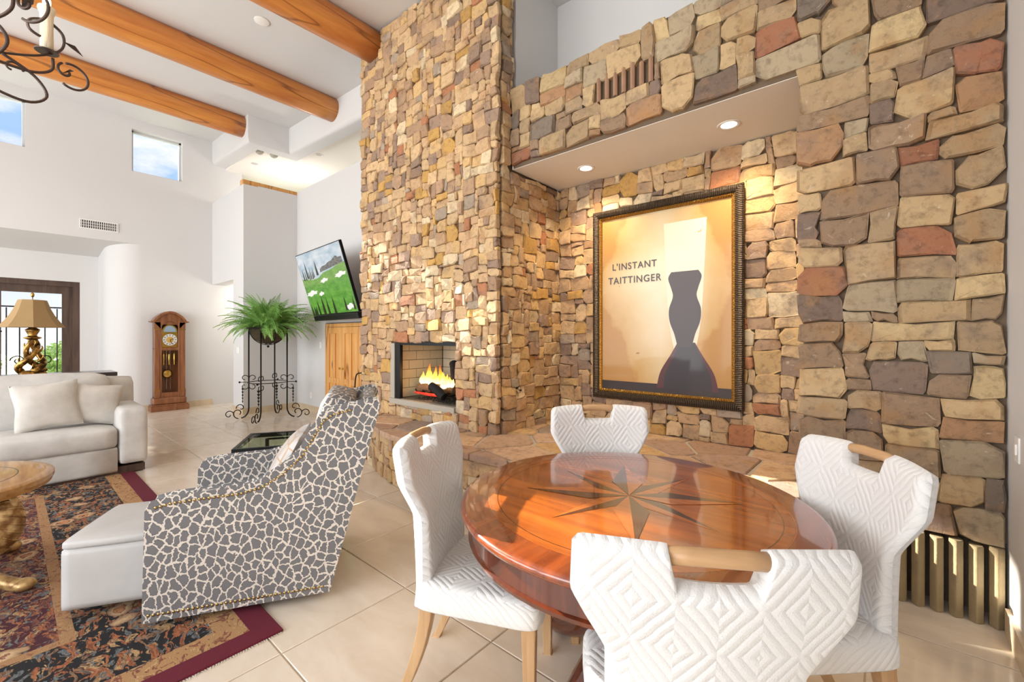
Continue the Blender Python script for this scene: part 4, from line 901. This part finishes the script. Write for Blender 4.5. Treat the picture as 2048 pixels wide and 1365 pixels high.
# ================================================================== dining chairs
def chair_meshes():
    """local frame: +y is the way the sitter faces, origin under the seat centre, top 1.06"""
    out = {}
    z0, zt = .40, 1.065
    def half(z):
        if z > .91: return .292-.006*(z-.91)/.15
        if z > .76: t = (z-.76)/.15; return .212+.08*(t*.75+.25*t*t*(3-2*t))
        return .212
    def ybk(z): return -.225-.11*max(0, (z-.46)/.6)**1.15
    cols = sorted(set([-1+2*i/48 for i in range(49)]+[-.335, -.30, -.27, .27, .30, .335])); rows = 40
    def topz(s):
        a = abs(s)
        if a < .265: return zt-.082-.004*math.cos(s*5)
        if a < .34:
            t = (a-.265)/.075; t = t*t*(3-2*t); return zt-.082+.078*t
        return zt-.004-.012*((a-.34)/.66)**2 - (0 if a < .93 else .02*((a-.93)/.07)**2)
    th = .036
    V = []; UV = []; F = []; nc = len(cols); nr = rows+1
    for side in (1, -1):
        for j in range(nr):
            t = j/rows
            for s_ in cols:
                z = z0+(topz(s_)-z0)*t; hw_ = half(z); x = s_*hw_
                ed = min(1, (1-abs(s_))*hw_/.03); et = min(1, (topz(s_)-z)/.03); e = (1-(1-min(ed, 1))**2)**.5*(1-(1-min(et, 1))**2)**.5
                if abs(s_) < .34: pass
                y = ybk(z)+.055*(s_*s_)*min(1, (z-.4)/.35)
                V.append((x, y+side*th*e, z)); UV.append((x+(0 if side > 0 else .082), z))
    n1 = nr*nc
    for side in range(2):
        for j in range(rows):
            for i in range(nc-1):
                a = side*n1+j*nc+i; q = (a, a+1, a+nc+1, a+nc); F.append(q[::-1] if side == 0 else q)
    def st(a, b_): F.append((a, b_, b_+n1, a+n1))
    for i in range(nc-1): F.append((rows*nc+i, rows*nc+i+1, n1+rows*nc+i+1, n1+rows*nc+i)); F.append((i+1, i, n1+i, n1+i+1))
    for j in range(rows): F.append((j*nc, (j+1)*nc, n1+(j+1)*nc, n1+j*nc)); F.append(((j+1)*nc+nc-1, j*nc+nc-1, n1+j*nc+nc-1, n1+(j+1)*nc+nc-1))
    b = MB(); b.v = V; b.f = F; b.uv = UV; out['backrest'] = (b, CHEN)
    # seat: soft superellipse block
    b = MB(); UV = []; nx = 28; lv = [(.405, .985), (.41, 1.0), (.44, 1.0), (.475, .995), (.497, .975), (.508, .93), (.512, .85), (.515, .6), (.518, .3), (.519, .001)]
    V = []; 
    for z, k in lv:
        for i in range(nx*4):
            a = 2*PI*i/(nx*4); c_, s_ = math.cos(a), math.sin(a); e = .22
            x = math.copysign(abs(c_)**e, c_); y = math.copysign(abs(s_)**e, s_)
            wx = .262-.03*(1-y)/2; V.append((x*wx*k, .005+y*.262*k, z-(.012*(1-k) if 0 else 0)-.012*max(0, y*k)**4*(z > .49))); UV.append((x*wx*k, y*.262*k+(z if k > .99 else .515)))
    m_ = nx*4; F = [(j*m_+i, j*m_+(i+1) % m_, (j+1)*m_+(i+1) % m_, (j+1)*m_+i) for j in range(len(lv)-1) for i in range(m_)]+[tuple(range(m_))[::-1]]
    b.v = V; b.f = F; b.uv = UV; out['seat'] = (b, CHEN)
    b = MB(); b.tube([(-.098, ybk(1.03)+.0, 1.036), (-.05, ybk(1.03)-.008, 1.040), (.05, ybk(1.03)-.008, 1.040), (.098, ybk(1.03), 1.036)], .0185, 14, flat=1.0); out['handle'] = (b, ASHX)
    for sx in (-1, 1):
        b = MB(); P = []
        for i in range(6):
            t = i/5; z = .41*(1-t); P.append((sx*(.205+.01*t), .215+.005*t, z, .027-.009*t))
        pv = []; 
        for x, y, z, r in P: pv += [(x-r, y-r, z), (x+r, y-r, z), (x+r, y+r, z), (x-r, y+r, z)]
        b.add(pv, [(4*i+k, 4*i+(k+1) % 4, 4*i+4+(k+1) % 4, 4*i+4+k) for i in range(5) for k in range(4)]+[(0, 1, 2, 3), (23, 22, 21, 20)]); out['leg%d' % sx] = (b, ASH)
        b = MB(); pv = []
        for i in range(8):
            t = i/7; z = .42*(1-t); x = sx*(.19+.012*t); y = -.20-.13*t**1.7; r = .027-.009*t; pv += [(x-r, y-r, z), (x+r, y-r, z), (x+r, y+r, z), (x-r, y+r, z)]
        b.add(pv, [(4*i+k, 4*i+(k+1) % 4, 4*i+4+(k+1) % 4, 4*i+4+k) for i in range(7) for k in range(4)]+[(0, 1, 2, 3), (31, 30, 29, 28)]); out['rleg%d' % sx] = (b, ASH)
    return out
ASHX = m_wood('ash handle', lin(176, 136, 94), lin(208, 168, 124), .4, 9, 'X')
CM = chair_meshes(); proto = None
def chair(topc, face, label):
    """topc: middle of the backrest top; face: angle the sitter faces"""
    global proto
    rz = face-PI/2; off = Vector((math.cos(face), math.sin(face)))*.28     # back top lies .335 behind the seat centre
    c_ = (topc[0]+off.x, topc[1]+off.y, 0)
    if proto is None:
        r = thing('dining_chair', label, 'chair', c_, rz, 'white dining chairs around the round table')
        for k, (b, m_) in CM.items():
            nm_ = 'leg' if 'leg' in k else k
            b.build(nm_, m_, r, smooth=nm_ != 'leg', bevel=.004 if nm_ == 'leg' else 0)
        proto = r
    else:
        r = copytree(proto); r.location = c_; r.rotation_euler = (0, 0, rz); r['label'] = label
    return r
chair((-.273, .960), math.radians(122), 'white diamond-patterned dining chair nearest the camera, seen from behind')
chair((-.06, 2.07), math.radians(221), 'white diamond-patterned dining chair in front of the right stone pier')
chair((-1.283, 2.305), math.radians(-49.5), 'white diamond-patterned dining chair at the far side, against the hearth')
chair((-1.53, 1.225), math.radians(27), 'white diamond-patterned dining chair between the table and the leopard armchair')

# ================================================================== rug
rx0, rx1, ry0, ry1 = -6.55, -2.27, -2.35, .90
RUG = M('oriental rug', rough=.95); P_ = RUG.co(); ru, rv, _ = RUG.sep(P_)
dx_ = RUG.math('MINIMUM', RUG.math('SUBTRACT', ru, rx0), RUG.math('SUBTRACT', rx1, ru)); dy_ = RUG.math('MINIMUM', RUG.math('SUBTRACT', rv, ry0), RUG.math('SUBTRACT', ry1, rv)); ed = RUG.math('MINIMUM', dx_, dy_)
wn = RUG.n('ShaderNodeTexNoise', {'Vector': P_, 'Scale': 7.0, 'Detail': 2.0}).outputs['Color']
wq = RUG.n('ShaderNodeVectorMath', {0: P_, 1: RUG.n('ShaderNodeVectorMath', {0: wn, 'Scale': .10}, operation='SCALE').outputs[0]}, operation='ADD').outputs[0]
def flowers(base, s_, off, cols):
    c = base
    for i, col in enumerate(cols):
        q = RUG.map(wq, (1, 1.9, 1), (0, 0, .5+i*1.1), (off+i*3.7, off*.7+i, 0))
        nz_ = RUG.noise(q, s_*(1+.13*i), 2.5, .5, 1.6)
        streak = RUG.ramp(RUG.noise(RUG.map(wq, (1, 5, 1), (0, 0, .5+i*1.1)), s_*4, 2), [(.36, (.45,)*3), (.58, (1.05,)*3)])
        c = RUG.mix(RUG.ramp(nz_, [(.57, (0,)*3), (.588, (1,)*3)]), c, RUG.mix(1.0, col, streak, 'MULTIPLY'))
    q = RUG.map(wq, (1, 1, 1), (0, 0, 0), (off, off, 0)); f1 = RUG.vor(q, s_*.42, rnd=.7); fe_ = RUG.math('ADD', f1, RUG.math('MULTIPLY', RUG.noise(wq, s_*5, 2), .12))
    return RUG.mix(RUG.ramp(fe_, [(.27, (1,)*3), (.285, (0,)*3)]), c, RUG.ramp(fe_, [(.0, lin(40, 20, 22)), (.09, lin(60, 30, 30)), (.10, lin(200, 144, 92)), (.15, lin(176, 112, 78)), (.16, lin(84, 36, 38)), (.175, lin(200, 170, 130)), (.25, lin(150, 116, 86)), (.27, lin(60, 34, 32))]))
RC = [lin(136, 104, 78), lin(104, 108, 110), lin(176, 142, 100), lin(120, 70, 58), lin(158, 96, 62)]
field = flowers(lin(66, 20, 32), 7.5, 0, RC); border = flowers(lin(18, 16, 20), 7.0, 3.3, RC[:1]+RC[2:3]+RC[1:2]+RC[4:]); guard = flowers(lin(168, 130, 88), 13, 7.1, [lin(190, 156, 108), lin(140, 84, 64)])
g1 = RUG.math('GREATER_THAN', ed, .115); g2 = RUG.math('GREATER_THAN', ed, .235); g3 = RUG.math('GREATER_THAN', ed, .68); g4 = RUG.math('GREATER_THAN', ed, .735)
c_ = RUG.mix(g1, lin(98, 18, 40), guard); c_ = RUG.mix(g2, c_, border); c_ = RUG.mix(g3, c_, RUG.mix(.45, guard, lin(150, 110, 76))); c_ = RUG.mix(g4, c_, field)
RUG.color(c_); RUG.bump(RUG.noise(P_, 200, 3, .7), .5, .006)
rug = thing('area_rug', 'oriental floral rug in burgundy and black with a wine red edge', 'rug', (0, 0, 0))
MB().box(rx0, ry0, .001, rx1, ry1, .012).build('pile', RUG, rug, bevel=.004)
fr_b = MB(); rng = random.Random(6); y = ry0+.01
while y < ry1-.01:
    l_ = rng.uniform(.02, .04); fr_b.add([(rx1, y, .004), (rx1, y+.007, .004), (rx1+l_*.6, y+.004+rng.uniform(-.01, .01), .002)], [(0, 1, 2)]); y += .011
fr_b.build('fringe', M('cream fringe', lin(226, 218, 204), .95), rug, kind='stuff')

# ================================================================== soft shapes
def softbox(x0, y0, z0, x1, y1, z1, r=.05, puff=0.0, n=10):
    """rounded, slightly puffed box"""
    b = MB(); cx, cy, cz = (x0+x1)/2, (y0+y1)/2, (z0+z1)/2; hx, hy, hz = (x1-x0)/2, (y1-y0)/2, (z1-z0)/2
    idx = {}
    def vert(i, j, k):
        key = (i, j, k)
        if key not in idx:
            p = [2*i/n-1, 2*j/n-1, 2*k/n-1]
            q = Vector((p[0]*hx, p[1]*hy, p[2]*hz)); inn = Vector((max(-hx+r, min(hx-r, q.x)), max(-hy+r, min(hy-r, q.y)), max(-hz+r, min(hz-r, q.z))))
            d = q-inn
            if d.length > 1e-9: q = inn+d.normalized()*min(r, d.length if d.length < r else r)
            k_ = puff*(1-p[0]**2)*(1-p[1]**2)+puff*(1-p[2]**2)*.4*((1-p[0]**2)+(1-p[1]**2))
            s_ = Vector((p[0]*abs(p[0])**3*(1-p[1]**2)*(1-p[2]**2), p[1]*abs(p[1])**3*(1-p[0]**2)*(1-p[2]**2), p[2]*abs(p[2])**3*(1-p[0]**2)*(1-p[1]**2)))
            idx[key] = len(b.v); b.v.append((cx+q.x+s_.x*puff, cy+q.y+s_.y*puff, cz+q.z+s_.z*puff))
        return idx[key]
    for a in range(n):
        for c in range(n):
            b.f += [(vert(a, c, 0), vert(a, c+1, 0), vert(a+1, c+1, 0), vert(a+1, c, 0)), (vert(a, c, n), vert(a+1, c, n), vert(a+1, c+1, n), vert(a, c+1, n)),
                    (vert(a, 0, c), vert(a+1, 0, c), vert(a+1, 0, c+1), vert(a, 0, c+1)), (vert(a, n, c), vert(a, n, c+1), vert(a+1, n, c+1), vert(a+1, n, c)),
                    (vert(0, a, c), vert(0, a, c+1), vert(0, a+1, c+1), vert(0, a+1, c)), (vert(n, a, c), vert(n, a+1, c), vert(n, a+1, c+1), vert(n, a, c+1))]
    return b
def pillow(w_, h_, t_, n=22):
    b = MB(); V = []
    for s_ in (1, -1):
        for j in range(n+1):
            for i in range(n+1):
                u, v = 2*i/n-1, 2*j/n-1; k = ((1-u*u)*(1-v*v))
                pin = 1-.10*(1-abs(u)**2*abs(v)**2)*(max(abs(u), abs(v)))**3*(1-min(abs(u), abs(v)))
                V.append((u*w_/2*pin, s_*t_/2*max(0, k)**.42, v*h_/2*pin))
    m_ = (n+1)**2
    for s_ in range(2):
        for j in range(n):
            for i in range(n):
                a = s_*m_+j*(n+1)+i; q = (a, a+1, a+n+2, a+n+1); b.f.append(q if s_ else q[::-1])
    b.v = V; return b

# ================================================================== leopard armchair  (local +x = towards its back along the near side, +y = across to the far arm)
AP = (-2.78, .448); AA = math.atan2(.717, .431)
ac = thing('leopard_armchair', 'leopard print swivel armchair with brass nailhead trim', 'armchair', (AP[0], AP[1], .0), AA)
AW = .80
SP = [(.0, .063), (.012, .60), (.03, .640), (.10, .655), (.23, .662), (.40, .668), (.50, .69), (.60, .75), (.70, .845), (.76, .95), (.80, 1.02), (.85, 1.055), (.95, 1.075), (1.06, 1.10), (1.095, 1.10), (1.105, 1.07), (1.062, .93), (.836, .063)]
def side(y0, y1, nm_):
    n = len(SP); b = MB(); b.add([(x, y, z) for y in (y0, y1) for x, z in SP], [tuple(range(n))[::-1], tuple(range(n, 2*n))]+[(i, (i+1) % n, n+(i+1) % n, n+i)[::-1] for i in range(n)][::1])
    return b.build(nm_, LEO, ac, bevel=.02, seg=3, ang=.5, auto=.6)
# local y axis must point to the far side: across direction is +90 degrees from local x
side(0, .085, 'arm_panel'); side(AW-.085, AW, 'arm_panel')
bk_ = [(.73, .12), (.836, .063), (1.062, .93), (1.105, 1.07), (1.095, 1.10), (1.03, 1.10), (.99, 1.04), (.93, .85)]
b = MB(); n = len(bk_); b.add([(x, y, z) for y in (.08, AW-.08) for x, z in bk_], [tuple(range(n))[::-1], tuple(range(n, 2*n))]+[(i, (i+1) % n, n+(i+1) % n, n+i)[::-1] for i in range(n)])
b.build('back_panel', LEO, ac, bevel=.02, seg=3, auto=.6)
MB().box(.01, .08, .075, .80, AW-.08, .30).build('seat_base', LEO, ac, bevel=.015)
softbox(-.005, .09, .29, .74, AW-.09, .455, .045, .02).build('seat_cushion', LEO, ac, smooth=True)
o = softbox(-.11, .095, 0, .085, AW-.095, .68, .05, .015).build('back_cushion', LEO, ac, smooth=True); o.location = (.745, 0, .455); o.rotation_euler = (0, .245, 0)
nb = MB()
def nails(P, y, step=.021):
    acc = 0
    for i in range(len(P)-1):
        a, b_ = Vector((P[i][0], 0, P[i][1])), Vector((P[i+1][0], 0, P[i+1][1])); L_ = (b_-a).length; t = acc
        while t < L_:
            p = a.lerp(b_, t/L_); nb.ball((p.x, y, p.z), .0085, 6, 4, (1, .55, 1)); t += step
        acc = t-L_
nails([(.012, .083), (.825, .083)], -.001); nails([(x+.012, z-.022) for x, z in SP[2:10]], -.001); nails([(x+.016, z-.016) for x, z in SP[9:13]], -.001)
nb.build('nailhead_trim', NAIL, ac, smooth=True, kind='stuff')
MB().tube([(x, .008, z+.002) for x, z in SP[1:15]], .009, 6).build('piping', LEO, ac, smooth=True)
MB().lathe([(.24, .0135), (.24, .05), (.2, .064), (.02, .075)], 28, Matrix.Translation((.42, AW/2, 0))).build('swivel_base', BLACKM, ac, auto=.6)
pl = thing('throw_pillow', 'silver lattice satin pillow leaning in the leopard armchair', 'pillow')
ca_, sa_ = math.cos(AA), math.sin(AA)
def aloc(x, y, z): return (AP[0]+ca_*x-sa_*y, AP[1]+sa_*x+ca_*y, z)
o = pillow(.46, .44, .16).build('pillow_body', LATT, pl, smooth=True)
pl.location = aloc(.585, .33, .70); pl.rotation_euler = (Matrix.Rotation(AA+PI/2, 3, 'Z') @ Matrix.Rotation(-.42, 3, 'X')).to_euler() if 0 else (Matrix.Rotation(AA-PI/2, 3, 'Z') @ Matrix.Rotation(-.46, 3, 'X')).to_euler()
MB().tube([(x*.46/2*.985, 0, z*.44/2*.985) for x, z in [(-1, -1), (-.5, -.93), (0, -.9), (.5, -.93), (1, -1), (.93, -.5), (.9, 0), (.93, .5), (1, 1), (.5, .93), (0, .9), (-.5, .93), (-1, 1), (-.93, .5), (-.9, 0), (-.93, -.5)]], .006, 5, closed=True).build('piping', M('pillow cord', lin(182, 166, 148), .6), pl, smooth=True)
# ottoman
ot = thing('ottoman', 'pale grey leather cube ottoman in front of the leopard armchair', 'ottoman', (AP[0], AP[1], 0), AA)
softbox(-.435, .195, .07, -.035, .735, .385, .012, .0).build('ottoman_body', LEATH, ot, smooth=True)
softbox(-.435, .195, .378, -.035, .735, .43, .02, .008).build('ottoman_top', LEATH, ot, smooth=True)
for x in (-.33, -.14):
    for y in (.33, .60): MB().lathe([(.018, .013), (.022, .085)], 10, Matrix.Translation((x, y, 0))).build('leg', BLACKM, ot)
# ================================================================== glass end table
et = thing('end_table', 'black metal end table with a green tinted glass top', 'end table', (-4.03, 1.19, 0), AA)
fz_ = .55; W_ = .62
MB().box(0, 0, fz_-.04, W_, .03, fz_).box(0, W_-.03, fz_-.04, W_, W_, fz_).box(0, .03, fz_-.04, .03, W_-.03, fz_).box(W_-.03, .03, fz_-.04, W_, W_-.03, fz_).build('top_frame', BLACKM, et, bevel=.003)
MB().box(.03, .03, fz_-.014, W_-.03, W_-.03, fz_-.004).build('glass_top', GREENGL, et)
for x in (.16, .46):
    for y in (.10, .52): MB().box(x-.014, y-.014, 0, x+.014, y+.014, fz_-.04).build('leg', BLACKM, et)
MB().box(.16, .09, fz_-.05, .46, .11, fz_-.035).box(.16, .51, fz_-.05, .46, .53, fz_-.035).box(.15, .10, .03, .17, .52, .05).box(.45, .10, .03, .47, .52, .05).build('stretcher', BLACKM, et)
# ================================================================== sofa (runs along y, faces +x)
sf = thing('sofa', 'pale cream fabric sofa with a boxy arm', 'sofa', (-6.12, 1.02, 0))
softbox(-.98, -2.75, .03, -.015, -.25, .30, .02, 0).build('base', SOFA, sf, smooth=True)
for y0 in (-2.77, -.25): softbox(-.98, y0, .10, 0, y0+.25, .70, .05, .006).build('arm', SOFA, sf, smooth=True)
softbox(-1.0, -2.75, .10, -.74, -.02, 1.00, .06, .01).build('back', SOFA, sf, smooth=True)
for y0, y1 in ((-1.385, -.255), (-2.515, -1.39)):
    softbox(-.74, y0, .285, .0, y1, .51, .05, .025).build('seat_cushion', SOFA, sf, smooth=True)
    o = softbox(-.12, y0, 0, .12, y1, .56, .08, .03).build('back_cushion', SOFA, sf, smooth=True); o.location = (-.66, 0, .49); o.rotation_euler = (0, -.18, 0)
MB().box(-.95, -2.72, .012, -.04, -.03, .085).build('plinth', DOORW, sf)
def sofapillow(y, z, x, tilt, roll, sz, label):
    t = thing('throw_pillow', label, 'pillow', (x, y, z)); t.rotation_euler = (Matrix.Rotation(PI/2, 3, 'Z') @ Matrix.Rotation(tilt, 3, 'X') @ Matrix.Rotation(roll, 3, 'Y')).to_euler()
    pillow(sz, sz, .20).build('pillow_body', CUSH, t, smooth=True)
    MB().tube([(x_*sz/2*.99, 0, z_*sz/2*.99) for x_, z_ in [(-1, -1), (-.5, -.93), (0, -.9), (.5, -.93), (1, -1), (.93, -.5), (.9, 0), (.93, .5), (1, 1), (.5, .93), (0, .9), (-.5, .93), (-1, 1), (-.93, .5), (-.9, 0), (-.93, -.5)]], .006, 5, closed=True).build('seam', CUSH, t, smooth=True)
sofapillow(.27, .77, -6.44, -.28, -.08, .48, 'larger ivory pillow lying in front on the sofa')
sofapillow(.62, .74, -6.50, -.25, .16, .44, 'ivory pillow tucked in the corner by the sofa arm')
# ================================================================== console table and lamp behind the sofa
cn = thing('console_table', 'dark wooden console table behind the sofa', 'table', (-7.48, -.35, 0))
MB().box(-.24, -1.3, .98, .24, 1.25, 1.03).build('table_top', DKWOOD, cn, bevel=.006)
MB().box(-.2, -1.24, .90, .2, 1.19, .98).build('apron', DKWOOD, cn)
for x in (-.18, .18):
    for y in (-1.2, 1.15): MB().box(x-.03, y-.03, 0, x+.03, y+.03, .9).build('leg', DKWOOD, cn)
lp = thing('table_lamp', 'gilded scroll table lamp with a flared tan shade', 'lamp', (-7.42, .195, 1.031))
MB().lathe([(.14, 0), (.145, .02), (.13, .035), (.11, .05)], 4, Matrix.Rotation(PI/4+.1, 4, 'Z')).build('plinth', GOLD, lp, bevel=.006)
for k in range(3):
    P = []; rr = []
    for i in range(25):
        t = i/24; a = k*2*PI/3+t*4.2; R_ = .085*(1-t)**.8*(1+.25*math.sin(t*9))+.016; P.append((R_*math.cos(a), R_*math.sin(a), .04+.38*t)); rr.append(.036*(1-.55*t))
    MB().tube(P, rr, 9).build('twisted_strand', GOLD, lp, smooth=True)
for k in range(10):
    a = k*2.4; z = .06+.033*k; R_ = .10-.006*k; d_ = Vector((math.cos(a), math.sin(a), 0)); Z = Vector((0, 0, 1))
    MB().tube(catmull([d_*R_*.6+Z*z, d_*R_*1.05+Z*(z+.02), d_*R_*1.25+Z*(z+.055), d_*R_*1.12+Z*(z+.075)], 4), [.016-.013*i/12 for i in range(13)], 6).build('acanthus_leaf', GOLD, lp, smooth=True)
MB().lathe([(.03, .40), (.07, .42), (.075, .43), (.04, .44), (.035, .46), (.055, .50), (.06, .52), (.02, .55), (.012, .62)], 20).build('stem_cap', GOLD, lp, smooth=True)
SHADE = M('tan linen shade', lin(156, 128, 86), .85); SHADE.bump(SHADE.noise(SHADE.co(), 160, 2), .2, .003)
shp = [(.265, .545), (.262, .555), (.215, .62), (.175, .69), (.145, .76), (.118, .85), (.112, .86)]
MB().lathe(shp+[(r-.004, z) for r, z in shp[::-1]], 8, cap=False).build('lamp_shade', SHADE, lp)
MB().tube([(0, 0, .62), (0, 0, .90)], .004).ball((0, 0, .92), .016, 10, 8, (1, 1, 1.8)).build('finial', GOLD, lp, smooth=True)
# ================================================================== round cocktail table
CX, CY, CZ, CR = -4.10, -.33, .62, .535
ct = thing('cocktail_table', 'round gilded wood cocktail table on carved scroll legs', 'table', (CX, CY, .012))
ctop = MB().lathe([(CR-.03, CZ-.07), (CR-.012, CZ-.065), (CR-.006, CZ-.045), (CR, CZ-.035), (CR, CZ-.012), (CR-.015, CZ-.002), (CR-.05, CZ), (.001, CZ)], 64, cap=False).build('table_top', GILTW, ct, auto=.7)
MB().lathe([(CR-.16, CZ+.0004), (CR-.154, CZ+.0004)], 48, cap=False).build('inlay_line', DKWOOD, ctop)
for k in range(4):
    a = math.radians(40.5+8+90*k); d = Vector((math.cos(a), math.sin(a), 0)); Z = Vector((0, 0, 1))
    P = [d*r+Z*z for r, z in [(.20, .54), (.30, .545), (.40, .50), (.445, .42), (.43, .32), (.37, .25), (.33, .17), (.36, .09), (.46, .045), (.52, .035)]]
    Q = catmull(P, 6); lg = MB().tube(Q, [.045+.03*math.sin(PI*min(1, i/len(Q)*1.6))-.012*i/len(Q) for i in range(len(Q))], 14).build('scroll_leg', GILT, ct, smooth=True)
    rb = MB()
    for i in range(4, len(Q)-18, 2):
        r_ = .047+.03*math.sin(PI*min(1, i/len(Q)*1.6))-.012*i/len(Q); t_ = (Q[i+1]-Q[i-1]).normalized(); e1 = t_.cross(Vector((-d.y, d.x, 0))).normalized(); e2 = (Vector((-d.y, d.x, 0))+t_*.5).normalized()
        rb.tube([Q[i]+(e1*math.cos(q*PI/6)+e2*math.sin(q*PI/6))*r_ for q in range(12)], .006, 5, closed=True)
    rb.build('rope_carving', GILT, lg, smooth=True)
    MB().tube(spiral(d*.40+Z*.50, .085, .02, -.3, 1.7*PI, 20, d), .02, 8).build('scroll_ear', GILT, lg, smooth=True)
    MB().ball(d*.53+Z*.035, .05, 12, 8, (1, 1, .7)).build('claw_foot', GILT, lg, smooth=True)
MB().lathe([(.10, .22), (.16, .26), (.10, .30), (.05, .34), (.07, .40), (.24, CZ-.08), (.3, CZ-.068)], 24).build('centre_urn', GILT, ct, smooth=True)
# ================================================================== chandelier
CHX, CHY, CHZ = -4.18, -.46, 3.28
ch = thing('chandelier', 'brown iron scroll chandelier with lit candle lamps', 'chandelier', (CHX, CHY, CHZ))
WAX = M('cream wax candle', lin(236, 222, 196), .6); WAX.bump(WAX.noise(WAX.map(WAX.co(), (1, 1, .2)), 60, 3), .5, .01)
BUL2 = M('glowing bulb', (1, 1, 1), .3); BUL2.emit(lin(255, 226, 170), 14)
MB().tube([(0, 0, -.2), (0, 0, .75)], .022, 10).ball((0, 0, -.24), .06, 12, 8).ball((0, 0, .2), .05, 12, 8, (1, 1, 1.5)).build('centre_column', BRONZE, ch, smooth=True)
cb_ = MB()
for k in range(int((zceil(CHX)-CHZ-.75)/.06)):
    z = .75+k*.06+.03; ax_ = (1, 0, 0) if k % 2 else (0, 1, 0); cb_.tube(spiral((0, 0, z), .022, .022, 0, 2*PI, 10, ax_, (0, 0, 1.7)), .005, 5)
cb_.build('chain', BRONZE, ch, kind='stuff')
MB().lathe([(.08, zceil(CHX)-CHZ-.03), (.09, zceil(CHX)-CHZ-.001)], 20).build('canopy', BRONZE, ch)
for k in range(6):
    a = math.radians(40.5+60*k+4); d = Vector((math.cos(a), math.sin(a), 0)); sd = Vector((-d.y, d.x, 0)); Z = Vector((0, 0, 1))
    arm = MB()
    arm.tube(catmull([d*.03+Z*.05, d*.22-Z*.06, d*.45+Z*.02, d*.62+Z*.10, d*.73+Z*.20, d*.74+Z*.31, d*.66+Z*.36, d*.58+Z*.32, d*.575+Z*.26, d*.63+Z*.235, d*.66+Z*.26], 6), .013, 8, flat=.6)
    ao = arm.build('arm', BRONZE, ch, smooth=True)
    sb = MB()
    sb.tube(catmull([d*.40-Z*.04, d*.58-Z*.03, d*.68+Z*.03, d*.69+Z*.12], 6), .009, 6); sb.tube(spiral(d*.79+Z*.045, .085, .085, 2.0, -2.2, 24, d), .008, 6); sb.tube(spiral(d*.76+Z*.065, .055, .012, 2.0, 6.4, 16, d), .008, 6)
    sb.tube(catmull([d*.20-Z*.05, d*.36-Z*.20, d*.56-Z*.24, d*.66-Z*.16, d*.60-Z*.05, d*.45+Z*.02], 6), .009, 6); sb.tube(spiral(d*.50-Z*.05, .05, .015, 0, 4.5, 14, d), .007, 6)
    sb.build('scroll', BRONZE, ao, smooth=True)
    for p_, s_ in ((d*.74+Z*.27, 1), (d*.80+Z*.09, -.6)):
        e_ = p_+d*.11*s_-Z*.05; q_ = p_.lerp(e_, .5)+Z*.015; MB().add([p_, q_+sd*.03, e_, q_-sd*.03], [(0, 1, 2, 3)]).build('leaf', BRONZE, ao)
    cd = MB().lathe([(.06, .145), (.062, .15), (.02, .152)], 16, Matrix.Translation(d*.66)).build('drip_pan', BRONZE, ao)
    MB().lathe([(.034, .15), (.032, .30), (.034, .40), (.046, .43), (.044, .45), (.02, .452)], 16, Matrix.Translation(d*.66)).build('candle', WAX, ao, smooth=True)
    MB().ball(d*.66+Z*.485, .022, 10, 8, (1, 1, 1.9)).build('bulb', BUL2, ao, smooth=True)
light('chandelier_glow', 'POINT', (CHX, CHY, CHZ+.6), 30, (1, .85, .62), shadow_soft_size=.3)
